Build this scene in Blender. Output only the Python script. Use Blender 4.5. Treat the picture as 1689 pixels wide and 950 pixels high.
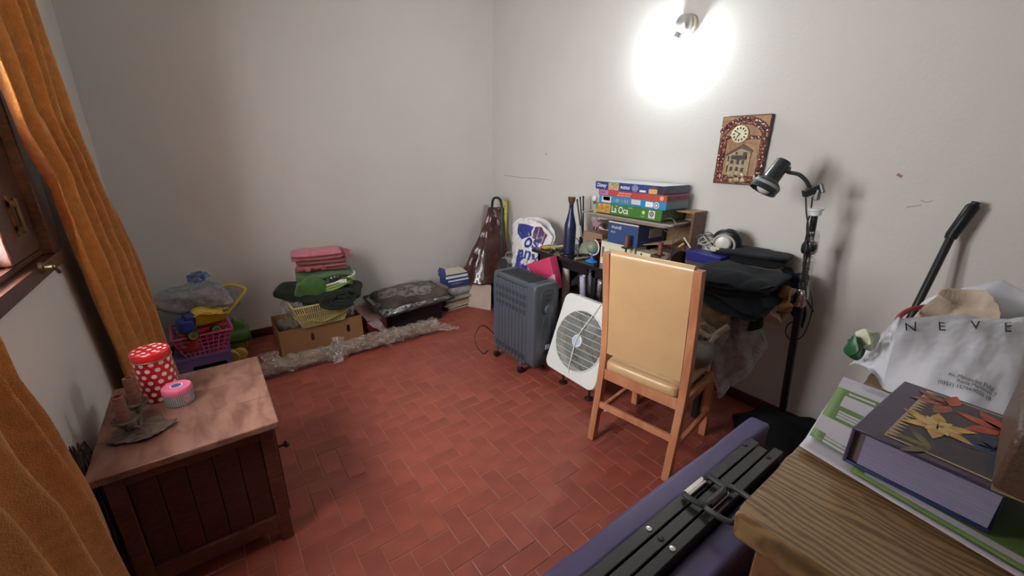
import bpy, bmesh, math, random
from mathutils import Vector, Matrix, Euler, noise
R_=random.Random(7)
rad=math.radians
V=Vector
scn=bpy.context.scene
for o in list(bpy.data.objects): bpy.data.objects.remove(o)

# ------------------------------------------------------------------ camera
F=673.66; CX,CY=844.5,475.0
def camrot(y,p,r):
    f=V((math.sin(y)*math.cos(p),math.cos(y)*math.cos(p),-math.sin(p)))
    rt=V((math.cos(y),-math.sin(y),0)); dn=f.cross(rt)
    return rt*math.cos(r)+dn*math.sin(r), -rt*math.sin(r)+dn*math.cos(r), f
RT,DN,FW=camrot(rad(36.922),rad(18.455),rad(-0.833))
CAM=V((0,0,1.5))
cd=bpy.data.cameras.new('camera'); cam=bpy.data.objects.new('camera',cd); scn.collection.objects.link(cam)
cd.sensor_fit='HORIZONTAL'; cd.sensor_width=36; cd.lens=36*F/1689; cd.clip_start=0.02
cam.matrix_world=Matrix(((RT.x,-DN.x,-FW.x,CAM.x),(RT.y,-DN.y,-FW.y,CAM.y),(RT.z,-DN.z,-FW.z,CAM.z),(0,0,0,1)))
scn.camera=cam
def ray(px,py): return RT*((px-CX)/F)+DN*((py-CY)/F)+FW
def Zp(px,py,z): d=ray(px,py); return CAM+d*((z-CAM.z)/d.z)
def Xp(px,py,x): d=ray(px,py); return CAM+d*(x/d.x)
def Yp(px,py,y): d=ray(px,py); return CAM+d*(y/d.y)

# ------------------------------------------------------------------ light
scn.view_settings.view_transform='Standard'; scn.view_settings.look='None'
scn.view_settings.gamma=1.0; scn.view_settings.use_curve_mapping=False
scn.view_settings.exposure=0.0
w=bpy.data.worlds.new('sky'); scn.world=w; w.use_nodes=True
w.node_tree.nodes['Background'].inputs[0].default_value=(.97,.97,.985,1)
w.node_tree.nodes['Background'].inputs[1].default_value=62.0
pl=bpy.data.lights.new('window_daylight','AREA'); pl.shape='RECTANGLE'; pl.size=1.5; pl.size_y=1.25
pl.cycles.is_portal=True
po=bpy.data.objects.new('window_daylight',pl); scn.collection.objects.link(po)
po.location=(-0.93,1.56,1.67); po.rotation_euler=(0,rad(-90),0)
scn.cycles.max_bounces=8

# ------------------------------------------------------------------ materials
def mat(name,col,rough=.6,metal=0,var=0,vs=6,bump=0,bs=60,spec=.5,col2=None,coat=0,sheen=0,emit=None,trans=0,rnd=0,stretch=None):
    m=bpy.data.materials.new(name); m.use_nodes=True; nt=m.node_tree; n=nt.nodes; l=nt.links
    p=n['Principled BSDF']; p.inputs['Base Color'].default_value=(*col,1)
    p.inputs['Roughness'].default_value=rough; p.inputs['Metallic'].default_value=metal
    p.inputs['Specular IOR Level'].default_value=spec; p.inputs['Coat Weight'].default_value=coat
    p.inputs['Sheen Weight'].default_value=sheen
    tc=n.new('ShaderNodeTexCoord'); vec=tc.outputs['Object']
    if stretch:
        mp=n.new('ShaderNodeMapping'); mp.inputs['Scale'].default_value=stretch; l.new(vec,mp.inputs[0]); vec=mp.outputs[0]
    src=None
    if var or col2:
        t=n.new('ShaderNodeTexNoise'); t.inputs['Scale'].default_value=vs; t.inputs['Detail'].default_value=5; l.new(vec,t.inputs['Vector'])
        r=n.new('ShaderNodeValToRGB'); r.color_ramp.elements[0].position=.32; r.color_ramp.elements[1].position=.68
        c2=col2 or tuple(min(1,c*(1+var)) for c in col); c1=col if col2 else tuple(c*(1-var) for c in col)
        r.color_ramp.elements[0].color=(*c1,1); r.color_ramp.elements[1].color=(*c2,1)
        l.new(t.outputs[0],r.inputs[0]); src=r.outputs[0]
    if rnd:
        oi=n.new('ShaderNodeObjectInfo'); mr=n.new('ShaderNodeMapRange'); mr.inputs[3].default_value=1-rnd; mr.inputs[4].default_value=1+rnd
        l.new(oi.outputs['Random'],mr.inputs[0]); hs=n.new('ShaderNodeHueSaturation'); l.new(mr.outputs[0],hs.inputs['Value'])
        if src: l.new(src,hs.inputs['Color'])
        else: hs.inputs['Color'].default_value=(*col,1)
        src=hs.outputs[0]
    if src: l.new(src,p.inputs['Base Color'])
    if bump:
        t=n.new('ShaderNodeTexNoise'); t.inputs['Scale'].default_value=bs; t.inputs['Detail'].default_value=4; l.new(vec,t.inputs['Vector'])
        b=n.new('ShaderNodeBump'); b.inputs['Strength'].default_value=bump; b.inputs['Distance'].default_value=.01
        l.new(t.outputs[0],b.inputs['Height']); l.new(b.outputs[0],p.inputs['Normal'])
    if emit:
        p.inputs['Emission Color'].default_value=(*emit[0],1); p.inputs['Emission Strength'].default_value=emit[1]
    if trans: p.inputs['Transmission Weight'].default_value=trans
    return m
def wood(name,c1,c2,scale=8,stretch=(1,1,12),rough=.45,coat=0,bump=.12,dist=3):
    m=bpy.data.materials.new(name); m.use_nodes=True; nt=m.node_tree; n=nt.nodes; l=nt.links; p=n['Principled BSDF']
    tc=n.new('ShaderNodeTexCoord'); mp=n.new('ShaderNodeMapping'); mp.inputs['Scale'].default_value=stretch; l.new(tc.outputs['Object'],mp.inputs[0])
    t=n.new('ShaderNodeTexNoise'); t.inputs['Scale'].default_value=scale; t.inputs['Detail'].default_value=6; t.inputs['Distortion'].default_value=dist; l.new(mp.outputs[0],t.inputs['Vector'])
    r=n.new('ShaderNodeValToRGB'); r.color_ramp.elements[0].position=.35; r.color_ramp.elements[1].position=.65
    r.color_ramp.elements[0].color=(*c1,1); r.color_ramp.elements[1].color=(*c2,1)
    l.new(t.outputs[0],r.inputs[0]); l.new(r.outputs[0],p.inputs['Base Color'])
    b=n.new('ShaderNodeBump'); b.inputs['Strength'].default_value=bump; b.inputs['Distance'].default_value=.004; l.new(t.outputs[0],b.inputs['Height']); l.new(b.outputs[0],p.inputs['Normal'])
    p.inputs['Roughness'].default_value=rough; p.inputs['Coat Weight'].default_value=coat
    return m
def plastic(name,col=(.9,.92,.95),fac=.45,diff=.35,rough=.12,bs=30,bump=.6):
    # thin clear plastic film: part see-through, part glossy, a little milky
    m=bpy.data.materials.new(name); m.use_nodes=True; nt=m.node_tree; n=nt.nodes; l=nt.links; n.clear()
    o=n.new('ShaderNodeOutputMaterial'); tr=n.new('ShaderNodeBsdfTransparent'); gl=n.new('ShaderNodeBsdfGlossy'); df=n.new('ShaderNodeBsdfDiffuse')
    gl.inputs['Roughness'].default_value=rough; df.inputs['Color'].default_value=(*col,1); gl.inputs['Color'].default_value=(.9,.9,.9,1)
    a=n.new('ShaderNodeMixShader'); b=n.new('ShaderNodeMixShader'); a.inputs[0].default_value=diff
    l.new(gl.outputs[0],a.inputs[1]); l.new(df.outputs[0],a.inputs[2]); l.new(tr.outputs[0],b.inputs[1]); l.new(a.outputs[0],b.inputs[2])
    tc=n.new('ShaderNodeTexCoord'); t=n.new('ShaderNodeTexNoise'); t.inputs['Scale'].default_value=bs; t.inputs['Distortion'].default_value=2; l.new(tc.outputs['Object'],t.inputs['Vector'])
    mr=n.new('ShaderNodeMapRange'); mr.inputs[1].default_value=.3; mr.inputs[2].default_value=.7; mr.inputs[3].default_value=max(0,fac-.25); mr.inputs[4].default_value=min(1,fac+.25)
    l.new(t.outputs[0],mr.inputs[0]); l.new(mr.outputs[0],b.inputs[0])
    bp=n.new('ShaderNodeBump'); bp.inputs['Strength'].default_value=bump; bp.inputs['Distance'].default_value=.02; l.new(t.outputs[0],bp.inputs['Height'])
    l.new(bp.outputs[0],gl.inputs['Normal']); l.new(bp.outputs[0],df.inputs['Normal']); l.new(b.outputs[0],o.inputs[0])
    return m
def curtain_mat():
    m=mat('orange_curtain',(.66,.29,.065),.9,var=.12,vs=40,bump=.5,bs=260,sheen=.3)
    n=m.node_tree.nodes; l=m.node_tree.links; p=n['Principled BSDF']; o=n['Material Output']
    t=n.new('ShaderNodeBsdfTranslucent'); t.inputs[0].default_value=(.6,.22,.04,1); x=n.new('ShaderNodeMixShader'); x.inputs[0].default_value=.07
    l.new(p.outputs[0],x.inputs[1]); l.new(t.outputs[0],x.inputs[2]); l.new(x.outputs[0],o.inputs[0]); return m
def paint(name,col):
    m=mat(name,col,.75,var=.03,vs=1.2,bump=.10,bs=70,spec=.3); return m

# ------------------------------------------------------------------ mesh builder
class G:
    def __init__(s): s.b=bmesh.new()
    def add(s,vs,fs):
        v=[s.b.verts.new(p) for p in vs]
        for f in fs:
            try: s.b.faces.new([v[i] for i in f])
            except ValueError: pass
        return v
    def box(s,c,size,rot=None,taper=None):
        hx,hy,hz=[a/2 for a in size]; M=Matrix.Translation(V(c))@(rot.to_4x4() if rot is not None else Matrix())
        vs=[]
        for z in (-1,1):
            k=1 if (z<0 or taper is None) else taper
            for x,y in ((-1,-1),(1,-1),(1,1),(-1,1)): vs.append(M@V((x*hx*k,y*hy*k,z*hz)))
        s.add(vs,[(3,2,1,0),(4,5,6,7),(0,1,5,4),(1,2,6,5),(2,3,7,6),(3,0,4,7)]); return s
    def bb(s,x0,x1,y0,y1,z0,z1): return s.box(((x0+x1)/2,(y0+y1)/2,(z0+z1)/2),(abs(x1-x0),abs(y1-y0),abs(z1-z0)))
    def bar(s,p,q,wd,th,up=(0,0,1)):
        p=V(p);q=V(q); d=(q-p); L=d.length; d.normalize(); u=V(up); sd=d.cross(u)
        if sd.length<1e-4: sd=d.cross(V((1,0,0)))
        sd.normalize(); u=sd.cross(d); M=Matrix((sd,d,u)).transposed()
        return s.box((p+q)/2,(wd,L,th),M)
    def tube(s,pts,r,n=8,cap=True):
        pts=[V(p) for p in pts]; N=len(pts); rr=r if isinstance(r,(list,tuple)) else [r]*N
        t=(pts[1]-pts[0]).normalized(); a=t.orthogonal().normalized(); rings=[]
        for i,p in enumerate(pts):
            t=(pts[min(i+1,N-1)]-pts[max(i-1,0)])
            if t.length<1e-7: t=V((0,0,1))
            t.normalize(); a=(a-t*a.dot(t))
            if a.length<1e-5: a=t.orthogonal()
            a.normalize(); b=t.cross(a)
            rings.append([p+(a*math.cos(2*math.pi*k/n)+b*math.sin(2*math.pi*k/n))*rr[i] for k in range(n)])
        vs=[v for r_ in rings for v in r_]; fs=[]
        for i in range(N-1):
            for k in range(n): fs.append((i*n+k,i*n+(k+1)%n,(i+1)*n+(k+1)%n,(i+1)*n+k))
        if cap: fs.append(tuple(range(n))[::-1]); fs.append(tuple((N-1)*n+k for k in range(n)))
        s.add(vs,fs); return s
    def lathe(s,c,prof,n=24,axis=(0,0,1),cap=True):
        ax=V(axis).normalized(); a=ax.orthogonal().normalized() if abs(ax.z)<.999 else V((1,0,0)); b=ax.cross(a); c=V(c)
        vs=[];fs=[];N=len(prof)
        for r,h in prof:
            for k in range(n):
                t=2*math.pi*k/n; vs.append(c+ax*h+(a*math.cos(t)+b*math.sin(t))*max(r,1e-5))
        for i in range(N-1):
            for k in range(n): fs.append((i*n+k,i*n+(k+1)%n,(i+1)*n+(k+1)%n,(i+1)*n+k))
        if cap: fs.append(tuple(range(n))[::-1]); fs.append(tuple((N-1)*n+k for k in range(n)))
        s.add(vs,fs); return s
    def super(s,c,half,e1=.35,e2=.3,rot=None,nz=0,ns=10,seed=0,nu=40,nv=16):
        def pw(x,e): return math.copysign(abs(x)**e,x)
        M=Matrix.Translation(V(c))@(rot.to_4x4() if rot is not None else Matrix()); vs=[];fs=[]
        for j in range(nv+1):
            ph=-math.pi/2+math.pi*j/nv
            for i in range(nu):
                th=2*math.pi*i/nu
                v=V((half[0]*pw(math.cos(ph),e1)*pw(math.cos(th),e2),half[1]*pw(math.cos(ph),e1)*pw(math.sin(th),e2),half[2]*pw(math.sin(ph),e1)))
                if nz: v=v+noise.noise_vector((v+V((seed*3.1,seed,0)))*ns)*nz
                vs.append(M@v)
        for j in range(nv):
            for i in range(nu): fs.append((j*nu+i,j*nu+(i+1)%nu,(j+1)*nu+(i+1)%nu,(j+1)*nu+i))
        s.add(vs,fs); return s
    def rbox(s,c,half,rd,cuts=24,nz=0,ns=9,seed=0,rot=None):
        b2=bmesh.new(); bmesh.ops.create_cube(b2,size=2); bmesh.ops.subdivide_edges(b2,edges=b2.edges,cuts=cuts,use_grid_fill=True)
        M=Matrix.Translation(V(c))@(rot.to_4x4() if rot is not None else Matrix()); idx={}; vs=[]
        for v in b2.verts:
            p=V([math.copysign(abs(a)**.6,a)*h for a,h in zip(v.co,half)]); q=V([max(-(h-rd),min(h-rd,a)) for a,h in zip(p,half)]); d=p-q
            if d.length>1e-9: p=q+d.normalized()*rd
            if nz: p=p+noise.noise_vector((p+V((seed*3.1,seed,0)))*ns)*nz
            idx[v]=len(vs); vs.append(M@p)
        fs=[[idx[v] for v in f.verts] for f in b2.faces]; b2.free(); s.add(vs,fs); return s
    def grid(s,fn,nu,nv):
        vs=[fn(i/nu,j/nv) for j in range(nv+1) for i in range(nu+1)]; w_=nu+1
        s.add(vs,[(j*w_+i,j*w_+i+1,(j+1)*w_+i+1,(j+1)*w_+i) for j in range(nv) for i in range(nu)]); return s
    def poly(s,pts,thick,nrm=None):
        pts=[V(p) for p in pts]
        nn=V(nrm).normalized() if nrm is not None else (pts[1]-pts[0]).cross(pts[2]-pts[0]).normalized()
        n=len(pts); vs=pts+[p+nn*thick for p in pts]
        s.add(vs,[tuple(range(n))[::-1],tuple(n+i for i in range(n))]+[(i,(i+1)%n,n+(i+1)%n,n+i) for i in range(n)]); return s
WM={}
def link(o): scn.collection.objects.link(o); return o
def out(g,name,m,parent=None,smooth=True,bevel=0,seg=2,solid=0,sub=0,org=None):
    b=g.b; bmesh.ops.remove_doubles(b,verts=b.verts,dist=1e-6); bmesh.ops.recalc_face_normals(b,faces=b.faces)
    if parent is not None: W=WM[parent.name]
    else:
        xs=[v.co for v in b.verts]; c=org or V((sum(v.x for v in xs)/len(xs),sum(v.y for v in xs)/len(xs),min(v.z for v in xs)))
        W=Matrix.Translation(c)
    b.transform(W.inverted())
    me=bpy.data.meshes.new(name); b.to_mesh(me); b.free()
    if smooth:
        me.polygons.foreach_set('use_smooth',[True]*len(me.polygons)); me.set_sharp_from_angle(angle=rad(38))
    for mm in (m if isinstance(m,list) else [m]): me.materials.append(mm)
    o=link(bpy.data.objects.new(name,me))
    if parent is None: o.matrix_world=W; WM[o.name]=W.copy()
    else: o.parent=parent; WM[o.name]=W.copy()
    if solid: md=o.modifiers.new('solid','SOLIDIFY'); md.thickness=solid; md.offset=0
    if bevel: md=o.modifiers.new('bevel','BEVEL'); md.width=bevel; md.segments=seg; md.limit_method='ANGLE'; md.angle_limit=rad(40)
    if sub: md=o.modifiers.new('sub','SUBSURF'); md.levels=sub; md.render_levels=sub
    return o
def tag(o,label=None,cat=None,group=None,kind=None):
    if label: o['label']=label
    if cat: o['category']=cat
    if group: o['group']=group
    if kind: o['kind']=kind
    return o
def thing(name,label,cat,loc,group=None,rotz=0):
    o=link(bpy.data.objects.new(name,None)); o.empty_display_size=.05; o.location=loc; o.rotation_euler=(0,0,rotz)
    WM[o.name]=Matrix.Translation(V(loc))@Matrix.Rotation(rotz,4,'Z'); return tag(o,label,cat,group)
def text(s,size,origin,right,up,m,parent,name='lettering',shear=0,mapf=None,align='LEFT',ext=.0004,space=1.0,sx=1.0,bold=0):
    c=bpy.data.curves.new('t','FONT'); c.body=s; c.size=size; c.shear=shear; c.align_x=align; c.extrude=0; c.space_character=space; c.offset=bold
    t=bpy.data.objects.new('t',c); me=bpy.data.meshes.new_from_object(t)
    rt=V(right).normalized(); u=V(up).normalized(); n=rt.cross(u); b=bmesh.new(); b.from_mesh(me)
    for v in b.verts:
        x,y=v.co.x*sx,v.co.y
        v.co=mapf(x,y) if mapf else V(origin)+rt*x+u*y+n*ext
    W=WM[parent.name]; b.transform(W.inverted()); me2=bpy.data.meshes.new(name); b.to_mesh(me2); b.free()
    me2.materials.append(m); o=link(bpy.data.objects.new(name,me2)); o.parent=parent; WM[o.name]=W.copy()
    bpy.data.objects.remove(t); bpy.data.curves.remove(c); bpy.data.meshes.remove(me); return o
def rz(a): return Matrix.Rotation(rad(a),3,'Z')
def eu(x,y,z): return Euler((rad(x),rad(y),rad(z))).to_matrix()
def smoothpath(pts,n=6):
    pts=[V(p) for p in pts]; o=[]
    for i in range(len(pts)-1):
        p0=pts[max(i-1,0)];p1=pts[i];p2=pts[i+1];p3=pts[min(i+2,len(pts)-1)]
        for k in range(n):
            t=k/n; o.append(.5*((2*p1)+(-p0+p2)*t+(2*p0-5*p1+4*p2-p3)*t*t+(-p0+3*p1-3*p2+p3)*t**3))
    o.append(pts[-1]); return o

# ------------------------------------------------------------------ palette
wallm=paint('wall_paint',(.66,.635,.595)); ceilm=paint('ceiling_paint',(.72,.70,.67))
tilem=mat('clay_tile',(.285,.068,.045),.40,var=.16,vs=7,bump=.12,bs=45,spec=.45,rnd=.10)
groutm=mat('tile_grout',(.33,.13,.09),.8,var=.25,vs=9,bump=.3)
skirt=mat('skirting_clay',(.07,.018,.012),.45,var=.2,bump=.1)
dwood=wood('dark_window_wood',(.035,.012,.008),(.10,.035,.022),10,(2,2,2),.35,coat=.2)
black=mat('black_plastic',(.012,.012,.013),.4); blackm=mat('black_metal',(.02,.02,.022),.35,metal=.5)
chrome=mat('chrome',(.75,.75,.75),.2,metal=1); brass=mat('old_brass',(.12,.09,.05),.45,metal=.8,var=.3,bump=.3)
white=mat('white_plastic',(.78,.79,.78),.4); cream=mat('cream_card',(.72,.68,.48),.6,var=.05)
glassm=plastic('window_glass',(.9,.9,.9),.08,0,.02,2,0)
clear=plastic('clear_film',(.85,.86,.88),.32,.25,.15,40,.8)
milky=plastic('milky_film',(.75,.74,.72),.5,.6,.2,45,.8)
ink=mat('black_ink',(.02,.02,.025),.6); winkm=mat('white_ink',(.85,.85,.85),.5)

# ------------------------------------------------------------------ room shell
XL,XR,YB,YN,ZC=-.49,2.55,3.76,-1.35,3.1
fl=tag(out(G().bb(XL,XR,YN,YB,-.06,-.0025),'floor',groutm,smooth=False,org=V((0,0,0))),kind='structure')
tag(out(G().bb(XL-.4,XR+.1,YN-.1,YB+.1,ZC,ZC+.08),'ceiling',ceilm,smooth=False),kind='structure')
wb=tag(out(G().bb(XL-.4,XR+.1,YB,YB+.1,-.06,ZC),'wall_back',wallm,smooth=False,org=V((0,0,0))),kind='structure')
wr=tag(out(G().bb(XR,XR+.1,YN,YB,-.06,ZC),'wall_right',wallm,smooth=False,org=V((0,0,0))),kind='structure')
tag(out(G().bb(XL-.4,XR+.1,YN-.1,YN,-.06,ZC),'wall_near',wallm,smooth=False),kind='structure')
WY0,WY1,WZ0,WZ1=.80,2.31,1.07,2.28
g=G(); WT=.40; g.bb(XL-WT,XL,YN,YB,-.06,WZ0); g.bb(XL-WT,XL,YN,YB,WZ1,ZC); g.bb(XL-WT,XL,YN,WY0,WZ0,WZ1); g.bb(XL-WT,XL,WY1,YB,WZ0,WZ1)  # unseen outer thickness, deepened so the reveal cuts grazing daylight on the curtain
tag(out(g,'wall_left',wallm,smooth=False,org=V((0,0,0))),kind='structure')
for nm,a in (('baseboard_back',(XL,XR,YB-.015,YB,0,.07)),('baseboard_right',(XR-.015,XR,YN,YB-.015,0,.07)),('baseboard_left',(XL,XL+.015,YN,YB-.015,0,.07))):
    tag(out(G().bb(*a),nm,skirt,smooth=False,bevel=.003),kind='structure')
# marks on the right wall
scuffm=mat('scuff_grey',(.42,.38,.34),.8); 
def wall_mark(pts,wd,m=scuffm,name='scuff_mark'):
    g=G(); P=[Xp(x,y,XR) for x,y in pts]
    for a,b in zip(P[:-1],P[1:]): g.bar(a,b,wd,.001,(1,0,0))
    out(g,name,m,wr,smooth=False)
wall_mark([(832,289),(860,293),(885,294),(909,297)],.006); wall_mark([(900,252),(902,256)],.012)
wall_mark([(1480,287),(1488,292)],.012,mat('plaster_hole',(.35,.22,.14),.9)); wall_mark([(1518,330),(1528,334),(1538,331)],.004); wall_mark([(1495,342),(1520,338)],.005)
# floor tiles laid in herringbone: 300 largest in view each an object, the rest joined
W=.0867; X0,Y0=.064,1.018; J=.0022
occl=[(-.45,.06,1.54,2.05),(.5,2.2,-1.3,.16),(.45,1.38,.25,.44)]
tiles=[]
for i in range(-9,32):
    for j in range(-30,34):
        mm=(i+j)%4
        if mm==1: c=(X0+(i+1)*W,Y0+(j+.5)*W); s_=(2*W,W)
        elif mm==3: c=(X0+(i+.5)*W,Y0+(j+1)*W); s_=(W,2*W)
        else: continue
        x0,x1=max(c[0]-s_[0]/2,XL),min(c[0]+s_[0]/2,XR); y0,y1=max(c[1]-s_[1]/2,YN),min(c[1]+s_[1]/2,YB)
        if x1-x0<.01 or y1-y0<.01: continue
        full=(x1-x0>s_[0]-1e-5) and (y1-y0>s_[1]-1e-5)
        q=V((c[0],c[1],0))-CAM; dz=q.dot(FW); sc=0
        if dz>.1:
            u=CX+F*q.dot(RT)/dz; v=CY+F*q.dot(DN)/dz
            if -5<u<1694 and v<960 and full and not any(a<=c[0]<=b and d<=c[1]<=e for a,b,d,e in occl): sc=1/dz**3
        tiles.append((sc,mm,c,(x0,x1,y0,y1)))
tiles.sort(key=lambda t:-t[0])
def tile_bm(b,x0,x1,y0,y1,z,tx,ty):
    x0+=J;x1-=J;y0+=J;y1-=J; e=.0022; cx_,cy_=(x0+x1)/2,(y0+y1)/2
    def P(x,y,zz): return (x,y,zz+tx*(x-cx_)+ty*(y-cy_))
    b.add([P(x0,y0,z-.005),P(x1,y0,z-.005),P(x1,y1,z-.005),P(x0,y1,z-.005),P(x0,y0,z-e*.6),P(x1,y0,z-e*.6),P(x1,y1,z-e*.6),P(x0,y1,z-e*.6),
        P(x0+e,y0+e,z),P(x1-e,y0+e,z),P(x1-e,y1-e,z),P(x0+e,y1-e,z)],
        [(0,1,5,4),(1,2,6,5),(2,3,7,6),(3,0,4,7),(4,5,9,8),(5,6,10,9),(6,7,11,10),(7,4,8,11),(8,9,10,11)])
tmesh={}
for key,(a,b_) in {1:(2*W,W),3:(W,2*W)}.items():
    g=G(); tile_bm(g,-a/2,a/2,-b_/2,b_/2,0,0,0); me=bpy.data.meshes.new('tile'); g.b.to_mesh(me); g.b.free(); me.materials.append(tilem); tmesh[key]=me
rest=G()
for k,(sc,mm,c,bx) in enumerate(tiles):
    dz=R_.uniform(-.0009,.0006); tx,ty=R_.uniform(-.007,.007),R_.uniform(-.007,.007)
    if k<300 and sc>0:
        o=link(bpy.data.objects.new('tile',tmesh[mm])); o.parent=fl; o.location=(c[0],c[1],dz); o.rotation_euler=(ty,-tx,R_.uniform(-.006,.006))
    else: tile_bm(rest,*bx,dz,tx,ty)
tag(out(rest,'tile',tilem,fl,smooth=False),kind='stuff')

# ------------------------------------------------------------------ window
win=tag(link(bpy.data.objects.new('window_1',None)),kind='structure'); win.location=(XL,1.55,WZ0); WM[win.name]=Matrix.Translation(V((XL,1.55,WZ0)))
xa,xb=XL-.12,XL+.02
g=G(); t=.13
g.bb(xa,xb,WY0+.002,WY1-.002,WZ0+.002,WZ0+.05); g.bb(xa,xb,WY0+.002,WY1-.002,WZ1-t,WZ1-.002); g.bb(xa,xb,WY1-t,WY1-.002,WZ0+.05,WZ1-t); g.bb(xa,xb,WY0+.002,WY0+t,WZ0+.05,WZ1-t)
out(g,'window_frame',dwood,win,bevel=.004)
g=G(); y1=WY1-t; y0=WY0+t; ym=(y0+y1)/2-.05; xs0,xs1=XL-.075,XL-.01
pinkw=wood('pinkish_red_wood',(.30,.07,.05),(.5,.14,.10),12,(2,2,2),.4)  # glazing beads in a brighter, pinker wood than the sashes
for (a,b_) in ((y0,ym-.003),(ym+.003,y1)):
    g=G(); st=.30 if b_==y1 else .10; z0,z1=WZ0+.053,WZ1-t
    g.bb(xs0,xs1,a,b_,z0,z0+.02); g.bb(xs0,xs1,a,b_,z1-.10,z1); g.bb(xs0,xs1,b_-st,b_,z0+.02,z1-.10); g.bb(xs0,xs1,a,a+.05,z0+.02,z1-.10)
    out(g,'sash',dwood,win,bevel=.005)
    g=G(); q=.018; A0,A1,B0,B1=a+.05,b_-st,z0+.02,z1-.10
    g.bb(xs0+.005,xs0+.03,A0,A1,B0,B0+q); g.bb(xs0+.005,xs0+.03,A0,A1,B1-q,B1); g.bb(xs0+.005,xs0+.03,A1-q,A1,B0+q,B1-q); g.bb(xs0+.005,xs0+.03,A0,A0+q,B0+q,B1-q)
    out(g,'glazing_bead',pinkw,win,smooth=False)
    out(G().bb(xs0+.012,xs0+.016,A0+q,A1-q,B0+q,B1-q),'glass_pane',glassm,win,smooth=False)
g=G(); p=Xp(30,362,XL); a=Xp(14,322,XL);b_=Xp(42,388,XL)
g.bb(XL-.012,XL-.004,p.y-.013,p.y+.013,b_.z,a.z); g.tube([(XL+.006,p.y,b_.z+.01),(XL+.006,p.y,a.z-.01)],.006); 
for q in (.2,.8): g.box((XL-.002,p.y,b_.z+(a.z-b_.z)*q),(.02,.026,.018))
out(g,'bolt',brass,win)
p=Xp(66,442,XL+.02); g=G(); g.lathe(p,[(.022,0),(.018,.008),(.008,.012),(.008,.03)],12,(1,0,0)); g.tube([p+V((.03,0,0)),p+V((.035,.02,-.02)),p+V((.03,.045,-.03))],.006)
out(g,'latch',brass,win)

# ------------------------------------------------------------------ curtains
cm=curtain_mat()
def curtain(name,label,rows,nf,amp,seed):
    # rows: (z, y_left, y_right, x_left, x_right) from top to bottom
    def fn(u,v):
        t=v*(len(rows)-1); i=min(int(t),len(rows)-2); f=t-i; f=f*f*(3-2*f)*.5+f*.5
        a,b=rows[i],rows[i+1]; z,yl,yr,xl,xr=[a[k]*(1-f)+b[k]*f for k in range(5)]; x=xl+(xr-xl)*u
        ph=u*nf*2*math.pi+1.3*noise.noise(V((u*3,v*1.5,seed)))*2
        am=amp*(.55+.45*noise.noise(V((u*5,v*2,seed+5)))+.2)
        fold=(math.sin(ph)+.45+.25*math.sin(2*ph+1))*am+.012*noise.noise(V((u*14,v*9,seed)))
        uu=u+.018*math.cos(ph)
        return V((x+fold,yl+(yr-yl)*uu,z))
    g=G().grid(fn,150,70); return tag(out(g,name,cm,solid=.003),label,'curtain')
curtain('curtain','orange cloth curtain hanging beside the far end of the window, behind the tins',
 [(2.75,1.95,2.38,-.448,-.37),(2.0,1.99,2.41,-.448,-.365),(1.6,2.07,2.46,-.448,-.36),(1.37,2.22,2.58,-.446,-.355),(1.05,2.26,2.78,-.444,-.35),(.62,2.36,2.95,-.442,-.342),(.03,2.44,3.13,-.435,-.328)],5,.036,3)
curtain('curtain','orange cloth curtain hanging at the near left edge, in front of the dark cabinet side',
 [(2.75,.55,1.10,-.43,-.39),(2.0,.55,1.12,-.43,-.39),(1.4,.55,1.15,-.43,-.39),(1.04,.55,1.20,-.43,-.39),(.75,.55,1.30,-.42,-.385),(.24,.55,1.42,-.42,-.38),(.03,.55,1.46,-.41,-.375)],7,.030,9)

# ------------------------------------------------------------------ small wooden cabinet
cw=wood('cabinet_brown_wood',(.075,.022,.014),(.16,.055,.035),7,(1.5,1.5,9),.5)
cw2=wood('cabinet_dark_wood',(.045,.014,.010),(.085,.028,.018),7,(1.5,1.5,9),.5)
ct=wood('worn_cabinet_top',(.13,.055,.038),(.24,.125,.09),9,(2.5,1.0,3),.42,dist=.6)
cb=thing('cabinet','small brown wooden cabinet with worn top and tongue and groove side, beside the window','cabinet',(-.18,1.79,0))
for a,b_ in ((-.42,-.262),(-.26,-.092),(-.09,.078)): pass
for a,b_ in ((1.485,1.688),(1.689,1.892),(1.893,2.09)):
    out(G().bb(-.425,.078,a,b_,.545,.572),'top_board',ct,cb,bevel=.004)
x0,x1,y0,y1=-.40,.058,1.53,2.06
for (px_,py_) in ((x0,y0),(x1-.045,y0),(x0,y1-.045),(x1-.045,y1-.045)): out(G().bb(px_,px_+.045,py_,py_+.045,0,.545),'leg',cw,cb,bevel=.003)
for a,b_ in ((.49,.545),(.07,.13)): out(G().bb(x0+.045,x1-.045,y0,y0+.03,a,b_),'side_rail',cw,cb,bevel=.002)
n=5; ww=(x1-x0-.09)/n
for k in range(n): out(G().bb(x0+.045+k*ww+.001,x0+.045+(k+1)*ww-.001,y0+.014,y0+.024,.13,.49),'side_plank',cw2,cb,bevel=.003)
out(G().bb(x0+.01,x0+.02,y0+.045,y1-.045,.07,.54).bb(x0+.045,x1-.045,y1-.02,y1-.01,.07,.54).bb(x0+.02,x1-.02,y0+.045,y1-.045,.07,.085),'carcass',cw2,cb,smooth=False)
d=out(G().bb(x1-.02,x1-.002,y0+.048,y1-.048,.09,.54),'door',cw,cb,bevel=.002)
out(G().bb(x1-.002,x1+.008,y0+.05,y0+.10,.095,.535).bb(x1-.002,x1+.008,y1-.10,y1-.05,.095,.535).bb(x1-.002,x1+.008,y0+.10,y1-.10,.095,.15).bb(x1-.002,x1+.008,y0+.10,y1-.10,.48,.535),'door_frame',cw,d,bevel=.002)
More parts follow.
